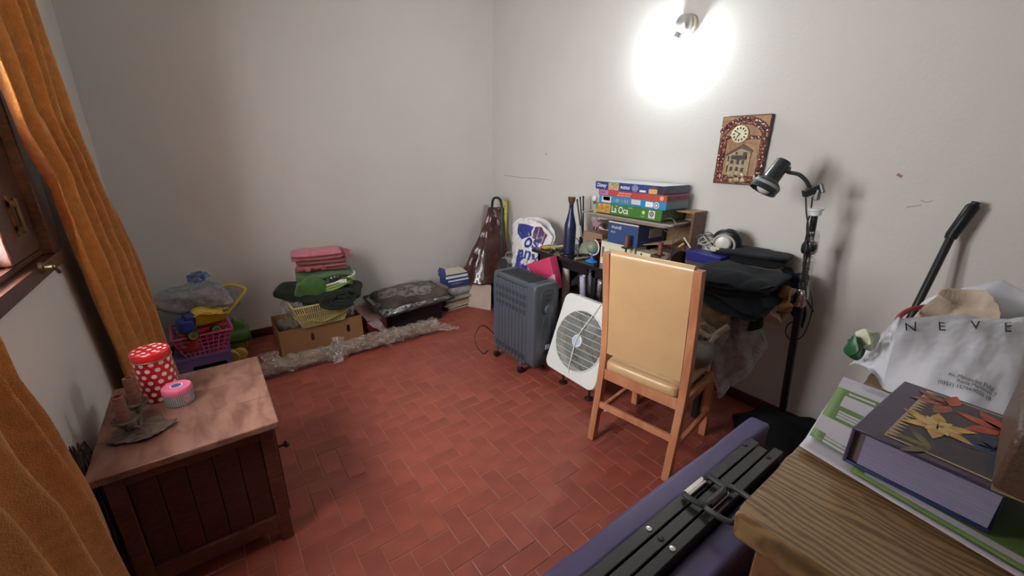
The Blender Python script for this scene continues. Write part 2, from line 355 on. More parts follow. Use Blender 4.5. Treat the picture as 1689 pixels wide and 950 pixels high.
out(G().lathe((x1+.008,1.585,.40),[(.006,0),(.006,.018),(.013,.022),(.015,.03),(.010,.037)],14,(1,0,0)),'knob',mat('dark_knob',(.03,.015,.01),.4),d)

ZT=.572
redm=mat('red_tin',(.55,.012,.02),.3,coat=.3); pinkm=mat('pink_lid',(.72,.16,.28),.4); dotm=mat('white_dots',(.85,.82,.78),.35)
tn=thing('tin','tall round red tin with white polka dots and lid','tin',(-.262,1.925,ZT)); c=V((-.262,1.925,ZT)); r=.058
out(G().lathe(c,[(r-.002,0),(r,.004),(r,.172),(r-.002,.174)],48),'body',redm,tn)
lid=out(G().lathe(c,[(r+.003,.172),(r+.003,.196),(r,.201),(r-.004,.203),(r-.006,.201),(0,.201)],48),'lid',redm,tn)
out(G().lathe(c,[(r+.002,.168),(r+.0045,.169),(r+.0045,.172),(r+.002,.173)],48,cap=False),'rim_bead',mat('gold_rim',(.6,.45,.2),.3,metal=.9),tn)
g=G()
for row in range(7):
    for k in range(12):
        th=(k+.5*(row%2))*2*math.pi/12; zz=.014+row*.0245
        if zz>.165: continue
        pts=[]
        for q in range(14):
            a=2*math.pi*q/14; dt=.0085*math.cos(a)/r; pts.append(c+V((math.cos(th+dt)*(r+.0005),math.sin(th+dt)*(r+.0005),zz+.0085*math.sin(a))))
        g.add(pts,[tuple(range(14))])
out(g,'dots',dotm,tn,smooth=False)
g=G()
for (dx,dy) in [(0,0)]+[(math.cos(a)*.03,math.sin(a)*.03) for a in [i*math.pi/3 for i in range(6)]]+[(math.cos(a)*.05,math.sin(a)*.05) for a in [i*math.pi/5+.3 for i in range(10)]]:
    g.add([c+V((dx+.0075*math.cos(a),dy+.0075*math.sin(a),.2015)) for a in [q*math.pi/6 for q in range(12)]],[tuple(range(12))])
out(g,'dots',dotm,lid,smooth=False)
c=V((-.205,1.835,ZT)); r=.045
tn=thing('tin','small round tin with pink lid and grey striped sides','tin',c)
out(G().lathe(c,[(r-.002,0),(r,.003),(r,.05),(r-.001,.052)],40),'body',mat('blue_grey_tin',(.20,.24,.27),.4),tn)
g=G()
for k in range(44):
    th=2*math.pi*k/44; g.add([c+V((math.cos(th+s*.025)*(r+.0006),math.sin(th+s*.025)*(r+.0006),z)) for s,z in ((-1,.004),(1,.004),(1,.048),(-1,.048))],[(0,1,2,3)])
out(g,'stripes',mat('pale_stripe',(.55,.58,.58),.4),tn,smooth=False)
lid=out(G().lathe(c,[(r+.002,.048),(r+.002,.066),(r-.001,.070),(0,.0705)],40),'lid',pinkm,tn)
def disc(c,r,m,parent,name,n=20,sx=1,sy=1,dz=0):
    out(G().add and (lambda g:(g.add([V(c)+V((r*sx*math.cos(2*math.pi*q/n),r*sy*math.sin(2*math.pi*q/n),dz)) for q in range(n)],[tuple(range(n))]),g)[1])(G()),name,m,parent,smooth=False)
disc(c+V((0,0,.0712)),.02,winkm,lid,'badge',dz=0); disc(c+V((0,0,.0718)),.016,mat('navy_ink',(.05,.08,.3),.5),lid,'badge')
g=G(); th0=rad(-55)
g.add([c+V((math.cos(th0+.3*math.cos(a))*(r+.0012),math.sin(th0+.3*math.cos(a))*(r+.0012),.027+.017*math.sin(a))) for a in [q*math.pi/8 for q in range(16)]],[tuple(range(16))])
out(g,'label',mat('pink_label',(.6,.25,.32),.5),tn,smooth=False)

# two-branched candle holder with leaf base
br=mat('dull_bronze',(.11,.085,.06),.55,metal=.5,var=.35,vs=30,bump=.5,bs=90); cwm=wood('candle_sleeve_wood',(.10,.035,.025),(.2,.08,.055),10,(1,1,5),.6)
ch=thing('candle_holder','two-branched dull bronze candle holder with leaf-shaped base on the cabinet','candle holder',(-.315,1.68,ZT))
g=G(); c=V((-.305,1.685,ZT))
def leaf(u,v):
    th=u*2*math.pi; rr=v*(.066+.008*math.cos(5*th+.5)+.003*math.cos(19*th)); return c+V((rr*math.cos(th)*1.25,rr*math.sin(th),.004+.010*(v**2)*abs(math.cos(2.5*th))+.02*(1-v)**1.5+.002*math.sin(16*v+th*5)))
g.grid(leaf,80,10); out(g,'base',br,ch,solid=.004)
for (p,zt) in ((V((-.338,1.682,ZT)),.115),(V((-.318,1.79,ZT)),.13)):
    out(G().tube(smoothpath([c+V((0,0,.015)),c*.5+p*.5+V((0,0,.03)),p+V((0,0,.03)),p+V((0,0,.06))]),.008),'branch',br,ch)
    out(G().lathe(p,[(.008,.035),(.02,.045),(.012,.055),(.034,.062),(.036,.066),(.034,.070),(.012,.068)],24),'drip_pan',br,ch)
    out(G().lathe(p,[(.017,.066),(.0165,.066+zt*.75),(.015,.068+zt*.75),(.010,.068+zt*.75),(.010,.05+zt*.5)],18),'candle_sleeve',cwm,ch)
# dried tuft hanging behind the cabinet corner
g=G()
for k in range(46):
    a=V((-.445+R_.uniform(-.02,.015),1.60+R_.uniform(-.02,.05),.60)); dx,dy=R_.uniform(-.02,.012),R_.uniform(-.06,.05)
    g.tube(smoothpath([a+V((.0,0,-.02)),a+V((0,0,.02)),a+V((dx*.5,dy*.5,-.06)),a+V((dx*.7,dy,-.3-R_.uniform(0,.2)))],4),.0016,4)
tag(out(g,'dried_tassel',mat('dried_brown_stems',(.05,.038,.028),.9,var=.3)),'dark dried stems hanging over the cabinet edge by the window wall','plant')

# ------------------------------------------------------------------ wall lamp
lp=thing('wall_lamp','bare lit bulb in a small metal wall lampholder high on the right wall','lamp',(XR,1.655,2.23))
silver=mat('lamp_silver',(.6,.58,.55),.35,metal=.6)
wc=V((XR,1.650,2.235)); ax=V((-.55,.12,-.85)).normalized()
out(G().lathe(wc,[(.060,0),(.062,.012),(.060,.026),(.054,.030)],36,(-1,0,0)),'wall_plate',mat('ivory_plate',(.62,.56,.45),.4),lp)
out(G().super(wc+V((-.045,.004,.004)),(.045,.052,.054),.9,.9),'dome',silver,lp)
s0=wc+V((-.048,.02,-.03)); ax=(Xp(1109,74,2.475)-s0).normalized()
out(G().lathe(s0,[(.020,0),(.024,.02),(.024,.045),(.019,.045)],28,ax),'socket',silver,lp)
g=G(); g.lathe(s0,[(.0,.040),(.014,.042),(.016,.055),(.026,.075),(.030,.092),(.027,.110),(.016,.121),(0,.124)],24,ax)
bulbm=mat('lit_bulb',(1,1,1),.4,emit=((.84,.94,1.0),430)); out(g,'bulb',bulbm,lp)

# ------------------------------------------------------------------ picture clock
pc=thing('wall_clock','wooden relief wall clock plaque with stone arch, house and cream dial','clock',(XR-.015,1.195,1.335))
py0,py1,pz0,pz1,px0=1.062,1.330,1.336,1.712,XR-.028
plq=wood('plaque_wood',(.28,.13,.05),(.45,.24,.10),9,(4,1,1),.4,coat=.4); pedge=mat('plaque_edge',(.05,.015,.01),.4); stone=mat('varnished_stone',(.16,.055,.035),.25,var=.5,vs=30,coat=.6)
out(G().bb(px0,XR-.001,py0,py1,pz0,pz1),'board',pedge,pc,bevel=.003)
out(G().bb(px0-.002,px0+.001,py0+.006,py1-.006,pz0+.006,pz1-.006),'face',plq,pc,smooth=False)
def PU(u,v,d=0): return V((px0-.002-d,py1-u*(py1-py0),pz1-v*(pz1-pz0)))
g=G()
def stn(u,v,a,b): g.super(PU(u,v,.001),(.007,a,b),.6,.6,nz=.004,ns=60,seed=R_.random()*50,nu=10,nv=6)
for k in range(26):
    th=math.pi*(k+.5)/26
    for rr in (.40,.49): 
        u=.5+rr*math.cos(th)*1.05; v=.34-rr*math.sin(th)*.60
        if .03<u<.97: stn(u,v,.011,.010)
for k in range(14):
    v=.34+.62*k/13
    for u in (.06,.14): stn(u+R_.uniform(-.01,.01),v,.011,.011)
    for u in (.90,.96): stn(u+R_.uniform(-.01,.01),v,.009,.011)
for k in range(10):
    stn(.1+.8*k/9,.95,.013,.010); stn(.12+.76*k/9,.89,.012,.009); stn(.18+.64*k/9,.31+R_.uniform(-.01,.01),.012,.009)
tag(out(g,'stone_relief',stone,pc),kind='stuff')
hz=mat('house_wall_cream',(.42,.32,.17),.5,var=.25,vs=60,coat=.3); roofm=mat('relief_roof',(.10,.035,.03),.4,coat=.3); dk=mat('relief_dark',(.04,.02,.012),.5)
g=G().poly([PU(.24,.56,0),PU(.30,.52),PU(.48,.44),PU(.73,.52),PU(.73,.86),PU(.24,.86)],.008,(-1,0,0)); out(g,'relief_house',hz,pc,bevel=.001)
g=G().poly([PU(.20,.57,.006),PU(.26,.53,.006),PU(.34,.50,.006),PU(.54,.41,.006),PU(.78,.51,.006),PU(.74,.52,.006),PU(.52,.47,.006),PU(.38,.52,.006),PU(.24,.58,.006)],.008,(-1,0,0)); out(g,'relief_roof',roofm,pc)
for (u0,u1,v0,v1) in ((.42,.46,.52,.56),(.58,.65,.52,.57),(.34,.40,.64,.69),(.47,.52,.63,.70),(.58,.63,.64,.70),(.35,.40,.74,.80),(.47,.52,.74,.80),(.58,.64,.75,.81),(.27,.30,.58,.66),(.27,.30,.72,.82)):
    a=PU(u0,v0,.008);b_=PU(u1,v1,.008); out(G().bb(a.x-.0025,a.x,a.y,b_.y,a.z,b_.z),'relief_window',dk,pc,smooth=False)
a=PU(.36,.57,.008);b_=PU(.66,.63,.02); out(G().bb(b_.x,a.x,a.y,b_.y,a.z,b_.z),'relief_balcony',dk,pc,bevel=.001)
g=G(); 
for (u,v,a,b) in ((.40,.86,.018,.014),(.60,.85,.022,.015),(.52,.93,.02,.014),(.66,.93,.016,.014),(.42,.94,.014,.012)): g.super(PU(u,v,.004),(.010,a,b),.6,.6,nz=.004,ns=50,seed=u*30,nu=14,nv=8)
out(g,'relief_boulders',mat('pale_stone',(.40,.30,.18),.35,var=.35,vs=40,coat=.4),pc)
cc=PU(.44,.265,.006); out(G().lathe(cc,[(.046,0),(.047,.005),(.043,.007),(0,.007)],36,(-1,0,0)),'dial',mat('dial_cream',(.75,.70,.48),.4),pc)
g=G()
for k in range(12):
    th=k*math.pi/6; d=V((0,math.sin(th),math.cos(th))); g.bar(cc+V((-.0075,0,0))+d*.027,cc+V((-.0075,0,0))+d*.038,.007,.001,(1,0,0))
out(g,'numerals',ink,pc,smooth=False)
for a,L,wd in ((rad(215),.022,.005),(rad(-55),.034,.004)):
    d=V((0,-math.sin(a),math.cos(a))); out(G().bar(cc+V((-.0095,0,0))-d*.005,cc+V((-.0095,0,0))+d*L,wd,.001,(1,0,0)),'hand',ink,pc,smooth=False)

# ------------------------------------------------------------------ toys at the left end of the back wall
lav=mat('lavender_plastic',(.16,.12,.30),.45); 
bk=thing('plastic_box','lavender plastic box with a slot on the floor, under the pink basket','box',(-.17,3.38,0))
g=G(); x0,x1,y0,y1,h=-.34,-.03,3.22,3.50,.15
g.bb(x0,x1,y1-.006,y1,0,h); g.bb(x0,x0+.006,y0,y1,0,h); g.bb(x1-.006,x1,y0,y1,0,h); g.bb(x0,x1,y0,y1,0,.006)
out(g,'body',lav,bk,smooth=False)
for a in ((x0,x1,y0,y0+.006,0,.055),(x0,x1,y0,y0+.006,.095,h),(x0,x0+.09,y0,y0+.006,.055,.095),(x1-.03,x1,y0,y0+.006,.055,.095)): out(G().bb(*a),'front_panel',lav,bk,smooth=False)
out(G().bb(x0-.004,x1+.004,y0-.004,y1+.004,h,h+.006),'lid',lav,bk,bevel=.002)
pinkb=mat('pink_basket_plastic',(.52,.11,.27),.4)
pb=thing('basket','pink plastic lattice basket of toys at the left end of the back wall','basket',(-.17,3.36,.157))
def basket(root,m,cx,cy,z0,z1,wx,wy,tx,ty,nv,nh,rim=.010,t=.006,a=0,slat=None):
    Rm=rz(a)
    def Q(x,y,z): return Rm@V((x,y,0))+V((cx,cy,z))
    def P(u,s,z): # side s, u in 0..1
        f=(z-z0)/(z1-z0); hx=wx/2*(1-f)+tx/2*f; hy=wy/2*(1-f)+ty/2*f
        return {0:lambda:Q(-hx+2*hx*u,-hy,z),1:lambda:Q(hx,-hy+2*hy*u,z),2:lambda:Q(hx-2*hx*u,hy,z),3:lambda:Q(-hx,hy-2*hy*u,z)}[s]()
    for s in range(4):
        g=G(); nrm=Rm@V(((0,-1,0),(1,0,0),(0,1,0),(-1,0,0))[s])
        n_=nv if s%2==0 else max(3,int(nv*wy/wx))
        for k in range(n_+1): g.bar(P(k/n_,s,z0),P(k/n_,s,z1),slat or t*1.3,t*.5,nrm)
        for k in range(nh+1):
            z=z0+(z1-z0)*k/nh; g.bar(P(0,s,z),P(1,s,z),t*1.2,t*.6,nrm)
        tag(out(g,'lattice_side',m,root,smooth=False),kind='stuff')
    pts=[P(0,s,z1) for s in range(4)]; g=G(); 
    for i in range(4): g.bar(pts[i],pts[(i+1)%4],rim*1.6,rim)
    out(g,'rim',m,root,bevel=.002); g=G(); q=[P(0,s,z0) for s in range(4)]; g.poly(q,.003,(0,0,1)); out(g,'base',m,root,smooth=False)
basket(pb,pinkb,-.165,3.36,.158,.315,.22,.22,.33,.30,9,5,a=3)
# toy truck
tk=thing('toy_truck','plastic toy dump truck with blue cab, yellow bed and green wheels, in the pink basket','toy',(-.15,3.285,.298),None,rad(14))
def TK(x,y,z): return WM[tk.name]@V((x,y,z))
bluep=mat('blue_toy',(.02,.05,.30),.25); yelp=mat('yellow_toy',(.62,.42,.02),.35); grnp=mat('green_toy',(.10,.30,.06),.4); redp=mat('red_toy',(.45,.02,.02),.4); tyre=mat('tyre_black',(.02,.02,.02),.6)
RT14=rz(14)
out(G().box(TK(0,0,.035),(.26,.09,.02),RT14),'chassis',redp,tk,bevel=.003)
g=G(); g.super(TK(-.085,0,.085),(.048,.052,.045),.4,.4,RT14); g.super(TK(-.06,0,.125),(.030,.045,.030),.4,.4,RT14); out(g,'cab',bluep,tk)
out(G().box(TK(-.088,0,.128),(.012,.07,.028),RT14),'windscreen',mat('dark_window',(.03,.04,.06),.15),tk,bevel=.003)
g=G()
def bed(u,v):
    x=-.03+.17*u; side=(v-.5)*2; wv=abs(side); flare=.012*math.sin(u*6); y=side*.07 if wv>.55 else side*.07; 
    z=.065+(.075+flare)*max(0,(wv-.45)/.55); return TK(x,side*(.045+.028*min(1,wv)),z+.02*(1-u)*(wv>.5))
g.grid(bed,18,16); out(g,'dump_bed',yelp,tk,solid=.004)
g=G().poly([TK(-.03,-.073,.15),TK(-.03,.073,.15),TK(-.045,.045,.065),TK(-.045,-.045,.065)],.004); out(g,'dump_bed_front',yelp,tk)
out(G().tube([TK(-.05+.2*k/10,-.075,.152+.010*math.sin(k*.9)) for k in range(11)],.005,6),'bed_rim',yelp,tk)
for xx in (-.075,.055):
    for sy in (-1,1):
        wc_=TK(xx,sy*.048,.028); a=RT14@V((0,sy,0))
        wh=out(G().lathe(wc_,[(.022,0),(.034,.002),(.036,.012),(.034,.026),(.028,.028)],22,a),'wheel',tyre,tk)
        out(G().lathe(wc_,[(.028,.026),(.026,.030),(.014,.029),(.012,.024)],18,a),'rim',grnp,wh); out(G().lathe(wc_,[(.011,.02),(.011,.031),(.0,.033)],12,a),'hub',redp,wh)
tag(out(G().super((-.25,3.27,.255),(.085,.065,.05),.7,.7,nz=.03,ns=14,seed=4),'toy_part',mat('dull_red_toy',(.30,.03,.04),.5,var=.2)),'dull red toy piece at the left inside the pink basket','toy')
tag(out(G().super((-.14,3.42,.235),(.10,.06,.055),.6,.6,nz=.02,ns=14,seed=14),'toy_part',redp),'bright red toy piece low in the pink basket behind the truck','toy')
# tied bag
bagc=V((-.15,3.47,.50))
tb=thing('tied_bag','translucent blue tied plastic bag of soft stuffing on top of the toys','bag',(-.15,3.47,.40))
out(G().super(bagc+V((-.01,0,-.01)),(.21,.12,.075),.8,.8,nz=.05,ns=8,seed=2,nu=50,nv=24),'stuffing',mat('grey_stuffing',(.36,.32,.30),.95,var=.25,vs=18,bump=.6,bs=40),tb)
bbl=plastic('blue_film',(.22,.36,.62),.30,.55,.15,22,.9)
g=G(); g.super(bagc,(.235,.135,.10),.8,.85,nz=.045,ns=7,seed=2,nu=80,nv=34)
for v in g.b.verts:
    d=v.co-bagc; rr=math.hypot(d.x-.0,d.y)
    if d.z>0: v.co.z+=.05*math.exp(-(rr/.05)**2)
    v.co+=noise.noise_vector(v.co*30)*.006
    if d.x>.12: v.co.z-=.05*(d.x-.12)/.1
out(g,'bag_film',bbl,tb)
g=G(); g.super(bagc+V((.02,0,.145)),(.045,.03,.028),.8,.8,nz=.03,ns=40,seed=6); g.super(bagc+V((.055,0,.155)),(.025,.02,.022),.8,.8,nz=.03,ns=50,seed=8); out(g,'knot',plastic('blue_knot',(.12,.25,.60),.75,.75,.2,40,.9),tb)
# walker toy
wk=thing('push_toy','yellow and green plastic push-along toy with yellow wheels beside the pink basket','toy',(.03,3.50,0))
ypm=mat('faded_yellow',(.50,.38,.07),.4); gm=mat('moss_green_plastic',(.07,.17,.03),.5)
out(G().tube(smoothpath([Yp(352,545,3.36),Yp(372,520,3.42),Yp(402,482,3.48),Yp(399,474,3.49),Yp(380,470,3.49),Yp(366,474,3.49),Yp(362,485,3.49)],5),.013,10),'handle',ypm,wk)
g=G(); g.super((.03,3.50,.17),(.085,.09,.05),.5,.4,nu=30); 
g.poly([(-.07,3.46,.10),(.12,3.46,.10),(.09,3.46,.26),(.02,3.46,.29)],.06,(0,1,0)); out(g,'body',gm,wk,bevel=.006)
for p in ((.015,3.36,.052),(.03,3.52,.052),(-.03,3.36,.05)): 
    out(G().lathe(V(p)+V((0,-.02,0)),[(.02,-.004),(.046,0),(.052,.012),(.052,.03),(.046,.04),(.02,.044)],24,(.25,1,.15)),'wheel',mat('wheel_yellow',(.42,.30,.05),.45) if p[0]>-.02 else bpy.data.materials['wheel_yellow'],wk)

# ------------------------------------------------------------------ carton with basket and folded textiles
card=mat('brown_cardboard',(.30,.15,.06),.75,var=.08,vs=8); cardd=mat('cardboard_inside',(.14,.07,.035),.8)
cx0,cx1,cy0,cy1,hc=.275,.885,3.24,3.62,.205
ct_=thing('cardboard_box','open brown cardboard box with oval hand holes on the floor, under the yellow basket','box',(.58,3.43,0))
def holes_panel(x0,x1,y,z0,z1,hs,th):
    g=G(); xs=[x0]+[v for h in hs for v in (h-.012,h+.012)]+[x1]; za,zb=.085,.145
    for a,b_ in zip(xs[:-1],xs[1:]):
        if round((a+b_)/2,4) in [round(h,4) for h in hs]: g.bb(a,b_,y,y+th,z0,za); g.bb(a,b_,y,y+th,zb,z1)
        else: g.bb(a,b_,y,y+th,z0,z1)
    return g
g=holes_panel(cx0,cx1,cy0,0,hc,[.50,.77],.006); out(g,'front_panel',card,ct_,smooth=False)
for h in (.50,.77): out(G().tube([V((h+.012*math.cos(a),cy0-.0005,.115+.031*math.sin(a))) for a in [k*math.pi/8 for k in range(17)]],.0018,5),'hole_edge',mat('dark_hole_edge',(.05,.025,.012),.8) if h==.50 else bpy.data.materials['dark_hole_edge'],ct_)
for nm,a in (('back_panel',(cx0,cx1,cy1-.006,cy1,0,hc)),('side_panel',(cx0,cx0+.006,cy0+.006,cy1-.006,0,hc)),('side_panel',(cx1-.006,cx1,cy0+.006,cy1-.006,0,hc)),('base',(cx0,cx1,cy0,cy1,0,.006))): out(G().bb(*a),nm,card,ct_,smooth=False)
tag(out(G().super((.40,3.50,.16),(.10,.09,.06),.8,.8,nz=.06,ns=13,seed=9,nu=40,nv=20),'crumpled_bag',plastic('grey_film',(.5,.46,.42),.6,.6,.2,30,.9)),'crumpled grey clear plastic bag in the left of the cardboard box','bag')
tag(out(G().super((.83,3.46,.21),(.045,.09,.055),.8,.8,nz=.05,ns=15,seed=19,nu=40,nv=20),'crumpled_bag',plastic('white_film',(.7,.68,.64),.55,.6,.2,30,.9)),'small white plastic bag at the right corner of the cardboard box','bag')
yb=thing('basket','pale yellow slatted basket holding a plastic bag, on the cardboard box','basket',(.57,3.37,.20))
ybm=mat('pale_yellow_plastic',(.62,.56,.25),.5)
basket(yb,ybm,.585,3.39,.212,.40,.30,.36,.42,.50,26,3,a=2,rim=.009,t=.005,slat=.0085)
out(G().grid(lambda u,v:V((.39+.39*u,3.17+.44*v,.24+.10*abs(u-.5)*1.2)),8,8),'inner_liner',mat('yellow_liner',(.42,.33,.10),.6),yb,solid=.003)
tag(out(G().super((.43,3.36,.36),(.09,.14,.05),.8,.8,nz=.06,ns=14,seed=29,nu=40,nv=20),'crumpled_bag',plastic('clear_crumple',(.8,.78,.74),.4,.5,.12,30,.9)),'clear crumpled plastic bag at the left side of the yellow basket','bag')
def cloth(name,col,**k): return mat(name,col,.95,sheen=k.pop('sheen',.25),bump=k.pop('bump',.5),bs=k.pop('bs',220),var=k.pop('var',.15),vs=k.pop('vs',25),**k)
def roll(cen,half,axis_a,turns,m,name,label,cat,seed,squash=.62,nz=.02):
    # rolled blanket: outer body + spiral end
    g=G(); Rm=rz(axis_a); g.super(cen,half,.75,.25,Rm,nz=nz,ns=9,seed=seed,nu=60,nv=24); e=thing(name,label,cat,(cen[0],cen[1],cen[2]-half[2]))
    out(g,'body',m,e)
    pts=[]; 
    for k in range(turns*18):
        a=k/18*2*math.pi; r=.12+.80*k/(turns*18); pts.append(V(cen)+Rm@V((0,-half[1]*(1.0-.05*r)-.002,0))+Rm@V((half[0]*r*.82*math.cos(a),0,half[2]*r*.88*math.sin(a))))
    out(G().tube(pts,.008,6),'spiral_fold',m,e); return e
dg=cloth('dark_green_fleece',(.012,.022,.012),sheen=.05)
g=G()
def fleece(u,v):
    a=v*2*math.pi; x=-.30+.60*u; rr=1+.08*math.sin(5*u)+.1*noise.noise(V((u*4,v*4,1)))
    return V((.64+x*.93,3.36-.28*x+math.cos(a)*.17*rr,.455+math.sin(a)*.095*rr-.06*(u-.6)**2*2)) 
e=thing('blanket','dark green rolled fleece blanket lying on the yellow basket','blanket',(.64,3.33,.37))
out(G().super((.62,3.36,.428),(.31,.19,.068),.75,.5,eu(0,4,-18),nz=.035,ns=7,seed=3,nu=70,nv=26),'body',dg,e)
for k,(ex,ez,rr) in enumerate(((.0,0,.105),(0.0,0,.08),(.0,0,.055),(0,0,.03))):
    c0=V((.71,3.135,.418)); out(G().tube([c0+V((math.cos(t)*rr*1.35,(-.02+.25*math.cos(t)*rr*1.3*0.3),math.sin(t)*rr*.62))for t in [q*2*math.pi/28+k for q in range(25)]],.016,8),'rolled_fold',dg,e)
gt=cloth('leaf_green_towel',(.045,.13,.02)); lg=cloth('lime_towel',(.28,.42,.10)); 
e=thing('towel','folded green cartoon crocodile towel with white trim, under the red and pink towels','towel',(.64,3.38,.52))
def fold_stack(root,c,half,n,m,name,seed,rot=0,nz=.010,e1=.8):
    h=half[2]*2/n
    for k in range(n):
        out(G().super((c[0]+R_.uniform(-.006,.006),c[1]+R_.uniform(-.006,.006),c[2]+h*(k+.5)),(half[0]-R_.uniform(0,.008),half[1]-R_.uniform(0,.008),h*.56),e1,.28,rz(rot+R_.uniform(-2,2)),nz=nz,ns=9,seed=seed+k*7,nu=60,nv=14),name,m if not isinstance(m,list) else m[k%len(m)],root)
fold_stack(e,(.66,3.36,.482),(.205,.16,.062),3,[gt,gt,gt],'fold',31,-14,nz=.028)
out(G().super((.56,3.27,.505),(.12,.10,.075),.8,.6,rz(-14),nz=.03,ns=9,seed=77,nu=40),'fold',gt,e)
for k in range(3): 
    out(G().tube(smoothpath([V((.62,3.195,.475+.02*k)),V((.70,3.175,.49+.022*k)),V((.79,3.185,.52+.018*k)),V((.86,3.23,.55+.008*k)),V((.875,3.29,.575))],6),.010-.001*k,8),'trim',lg if k<2 else cloth('cream_trim',(.75,.72,.62)),e)
out(G().box((.755,3.168,.54),(.055,.004,.028),eu(-12,0,-4)),'care_label',mat('white_label',(.8,.8,.8),.7),e,bevel=.001)
g=G()
for k in range(7): g.lathe((.68+.025*k,3.185+.004*k,.575+.004*(k%2)),[(.009,-.012),(.0,.014)],4,(0,-.5,.6))
tag(out(g,'teeth',cloth('white_cloth',(.75,.75,.70)),e),kind='stuff')
out(G().super((.74,3.195,.56),(.085,.018,.016),.7,.7,eu(0,-6,8)),'mouth',cloth('black_cloth',(.01,.012,.012)),e)
for p in ((.60,3.19,.56),(.655,3.182,.565)): out(G().super(p,(.010,.006,.009),.9,.9),'eye',cloth('eye_cloth',(.05,.09,.02)),e)
rd=cloth('brick_red_towel',(.22,.035,.035)); rd2=cloth('dusty_rose_towel',(.42,.10,.09)); pk=cloth('pink_towel',(.46,.10,.14))
e=thing('towel','folded brick-red towel with paler woven bands, between the green and pink towels','towel',(.66,3.40,.665))
fold_stack(e,(.665,3.40,.607),(.185,.125,.036),3,[rd,rd2,rd],'fold',51,-10,nz=.012)
for k,x in enumerate((.545,.60,.655,.63)): out(G().box((x,3.283-.012*(k%2)-.035*(x-.6),.64+.016*(k%2)-.010),(.035,.012,.022),rz(-10)),'woven_band',rd2,e,bevel=.004)
e=thing('towel','folded pink towel with fringed right edge, topmost of the textile pile','towel',(.66,3.42,.745))
fold_stack(e,(.65,3.42,.682),(.185,.12,.036),2,[pk,cloth('pink_towel_pale',(.60,.16,.22))],'fold',61,-10,nz=.010)
g=G()
for k in range(46):
    yy=3.31+.20*k/46; zz=.692+.05*R_.random(); p=V((.825+.03*math.sin(k*.4)+.02*(yy-3.3),yy-.02,zz)); g.tube([p,p+V((.018,R_.uniform(-.01,.005),R_.uniform(-.006,.008))),p+V((.035,R_.uniform(-.02,.01),R_.uniform(-.03,.006)))],.0028,4)
tag(out(g,'fringe',pk,e),kind='stuff')

# ------------------------------------------------------------------ wrapped roll on the floor
wr_=thing('rolled_rug','long brown rolled rug in clear plastic lying on the floor along the back wall','rug',(.83,2.99,0))
a,b_=V((.10,2.985,.062)),V((1.44,3.01,.062)); ug=mat('rug_back_brown',(.24,.17,.11),.9,var=.35,vs=14,bump=.5,bs=120)
def rollpt(u,v,r,nz,sd):
    p=a.lerp(b_,u); th=v*2*math.pi; rr=r*(1+nz*noise.noise(V((u*26,math.cos(th)*2,math.sin(th)*2+sd)))+nz*.5*noise.noise(V((u*60,math.cos(th)*4,math.sin(th)*4+sd)))); z=p.z+rr*math.sin(th)
    return V((p.x,p.y+rr*math.cos(th),max(.003,z)))
out(G().grid(lambda u,v:rollpt(u,v,.050,.12,0),60,24),'rug_body',ug,wr_)
for e_,q in ((0,a),(1,b_)): out(G().lathe(q,[(.049,0),(.035,.004),(.02,-.004),(.0,.0)],24,(1 if e_ else -1,0,0)),'rolled_end',ug,wr_)
film=plastic('wrap_film',(.66,.58,.47),.34,.25,.12,34,1.0)
out(G().grid(lambda u,v:rollpt(-.01+1.02*u,v,.059,.42,5),150,36),'wrap_film',film,wr_)
def flap(pts,name='film_tail',seed=0,m=film,root=wr_,wv=.012):
    P=[V(p) for p in pts]
    def fn(u,v):
        q=(P[0]*(1-u)+P[1]*u)*(1-v)+(P[3]*(1-u)+P[2]*u)*v
        return q+noise.noise_vector(q*22+V((seed,0,0)))*wv
    out(G().grid(fn,16,16),name,m,root)
flap([(1.40,2.96,.03),(1.46,2.98,.10),(1.62,2.93,.025),(1.60,2.90,.012)],seed=1)
flap([(.94,2.99,.12),(1.02,3.0,.12),(1.00,2.90,.012),(.98,2.88,.012)],seed=2); flap([(.955,3.02,.12),(1.01,3.02,.12),(.98,3.10,.20),(.88,3.10,.19)],seed=3)
flap([(.14,2.99,.115),(.24,2.99,.115),(.23,3.02,.165),(.12,3.02,.17)],seed=4); flap([(.52,2.95,.10),(.64,2.95,.10),(.62,2.88,.012),(.56,2.89,.012)],seed=5)
flap([(.60,2.99,.12),(.66,2.99,.12),(.68,3.02,.15),(.59,3.03,.16)],seed=6)
for x,r in ((.975,.066),(.60,.063),(.30,.062)): out(G().tube([V((x+.012*math.sin(3*t),2.995+.0*t+r*math.cos(t),max(.006,.062+r*math.sin(t)))) for t in [k*math.pi/14 for k in range(29)]],.007,6),'wrap_gather',film,wr_)

# ------------------------------------------------------------------ black box with clear-topped bag, maroon box
bxm=mat('black_gloss_card',(.010,.010,.011),.3); 
e=thing('box','black storage box on the floor, under the clear-topped blanket bag','box',(1.36,3.43,0))
out(G().bb(1.14,1.62,3.25,3.60,0,.15),'body',bxm,e,bevel=.004); out(G().bb(1.13,1.63,3.24,3.61,.15,.185),'lid',bxm,e,bevel=.004)
out(G().bb(1.38,1.60,3.2375,3.239,.155,.160),'lid_line',mat('grey_line',(.2,.2,.2),.5),e,smooth=False)
e=thing('box','maroon cardboard box with folded flap left of the black box','box',(1.0,3.5,0))
mar=mat('maroon_card',(.14,.012,.022),.5); out(G().bb(.94,1.10,3.27,3.66,0,.12),'body',mar,e,bevel=.003)
out(G().poly([(.93,3.26,.13),(1.10,3.26,.122),(1.10,3.62,.122),(.93,3.60,.14)],.004),'flap',mat('pale_flap',(.33,.20,.16),.7),e)
sb=thing('storage_bag','black-piped clear plastic zip bag holding folded bedding, on the black box','bag',(1.38,3.48,.19))
SC=V((1.38,3.45,0)); 
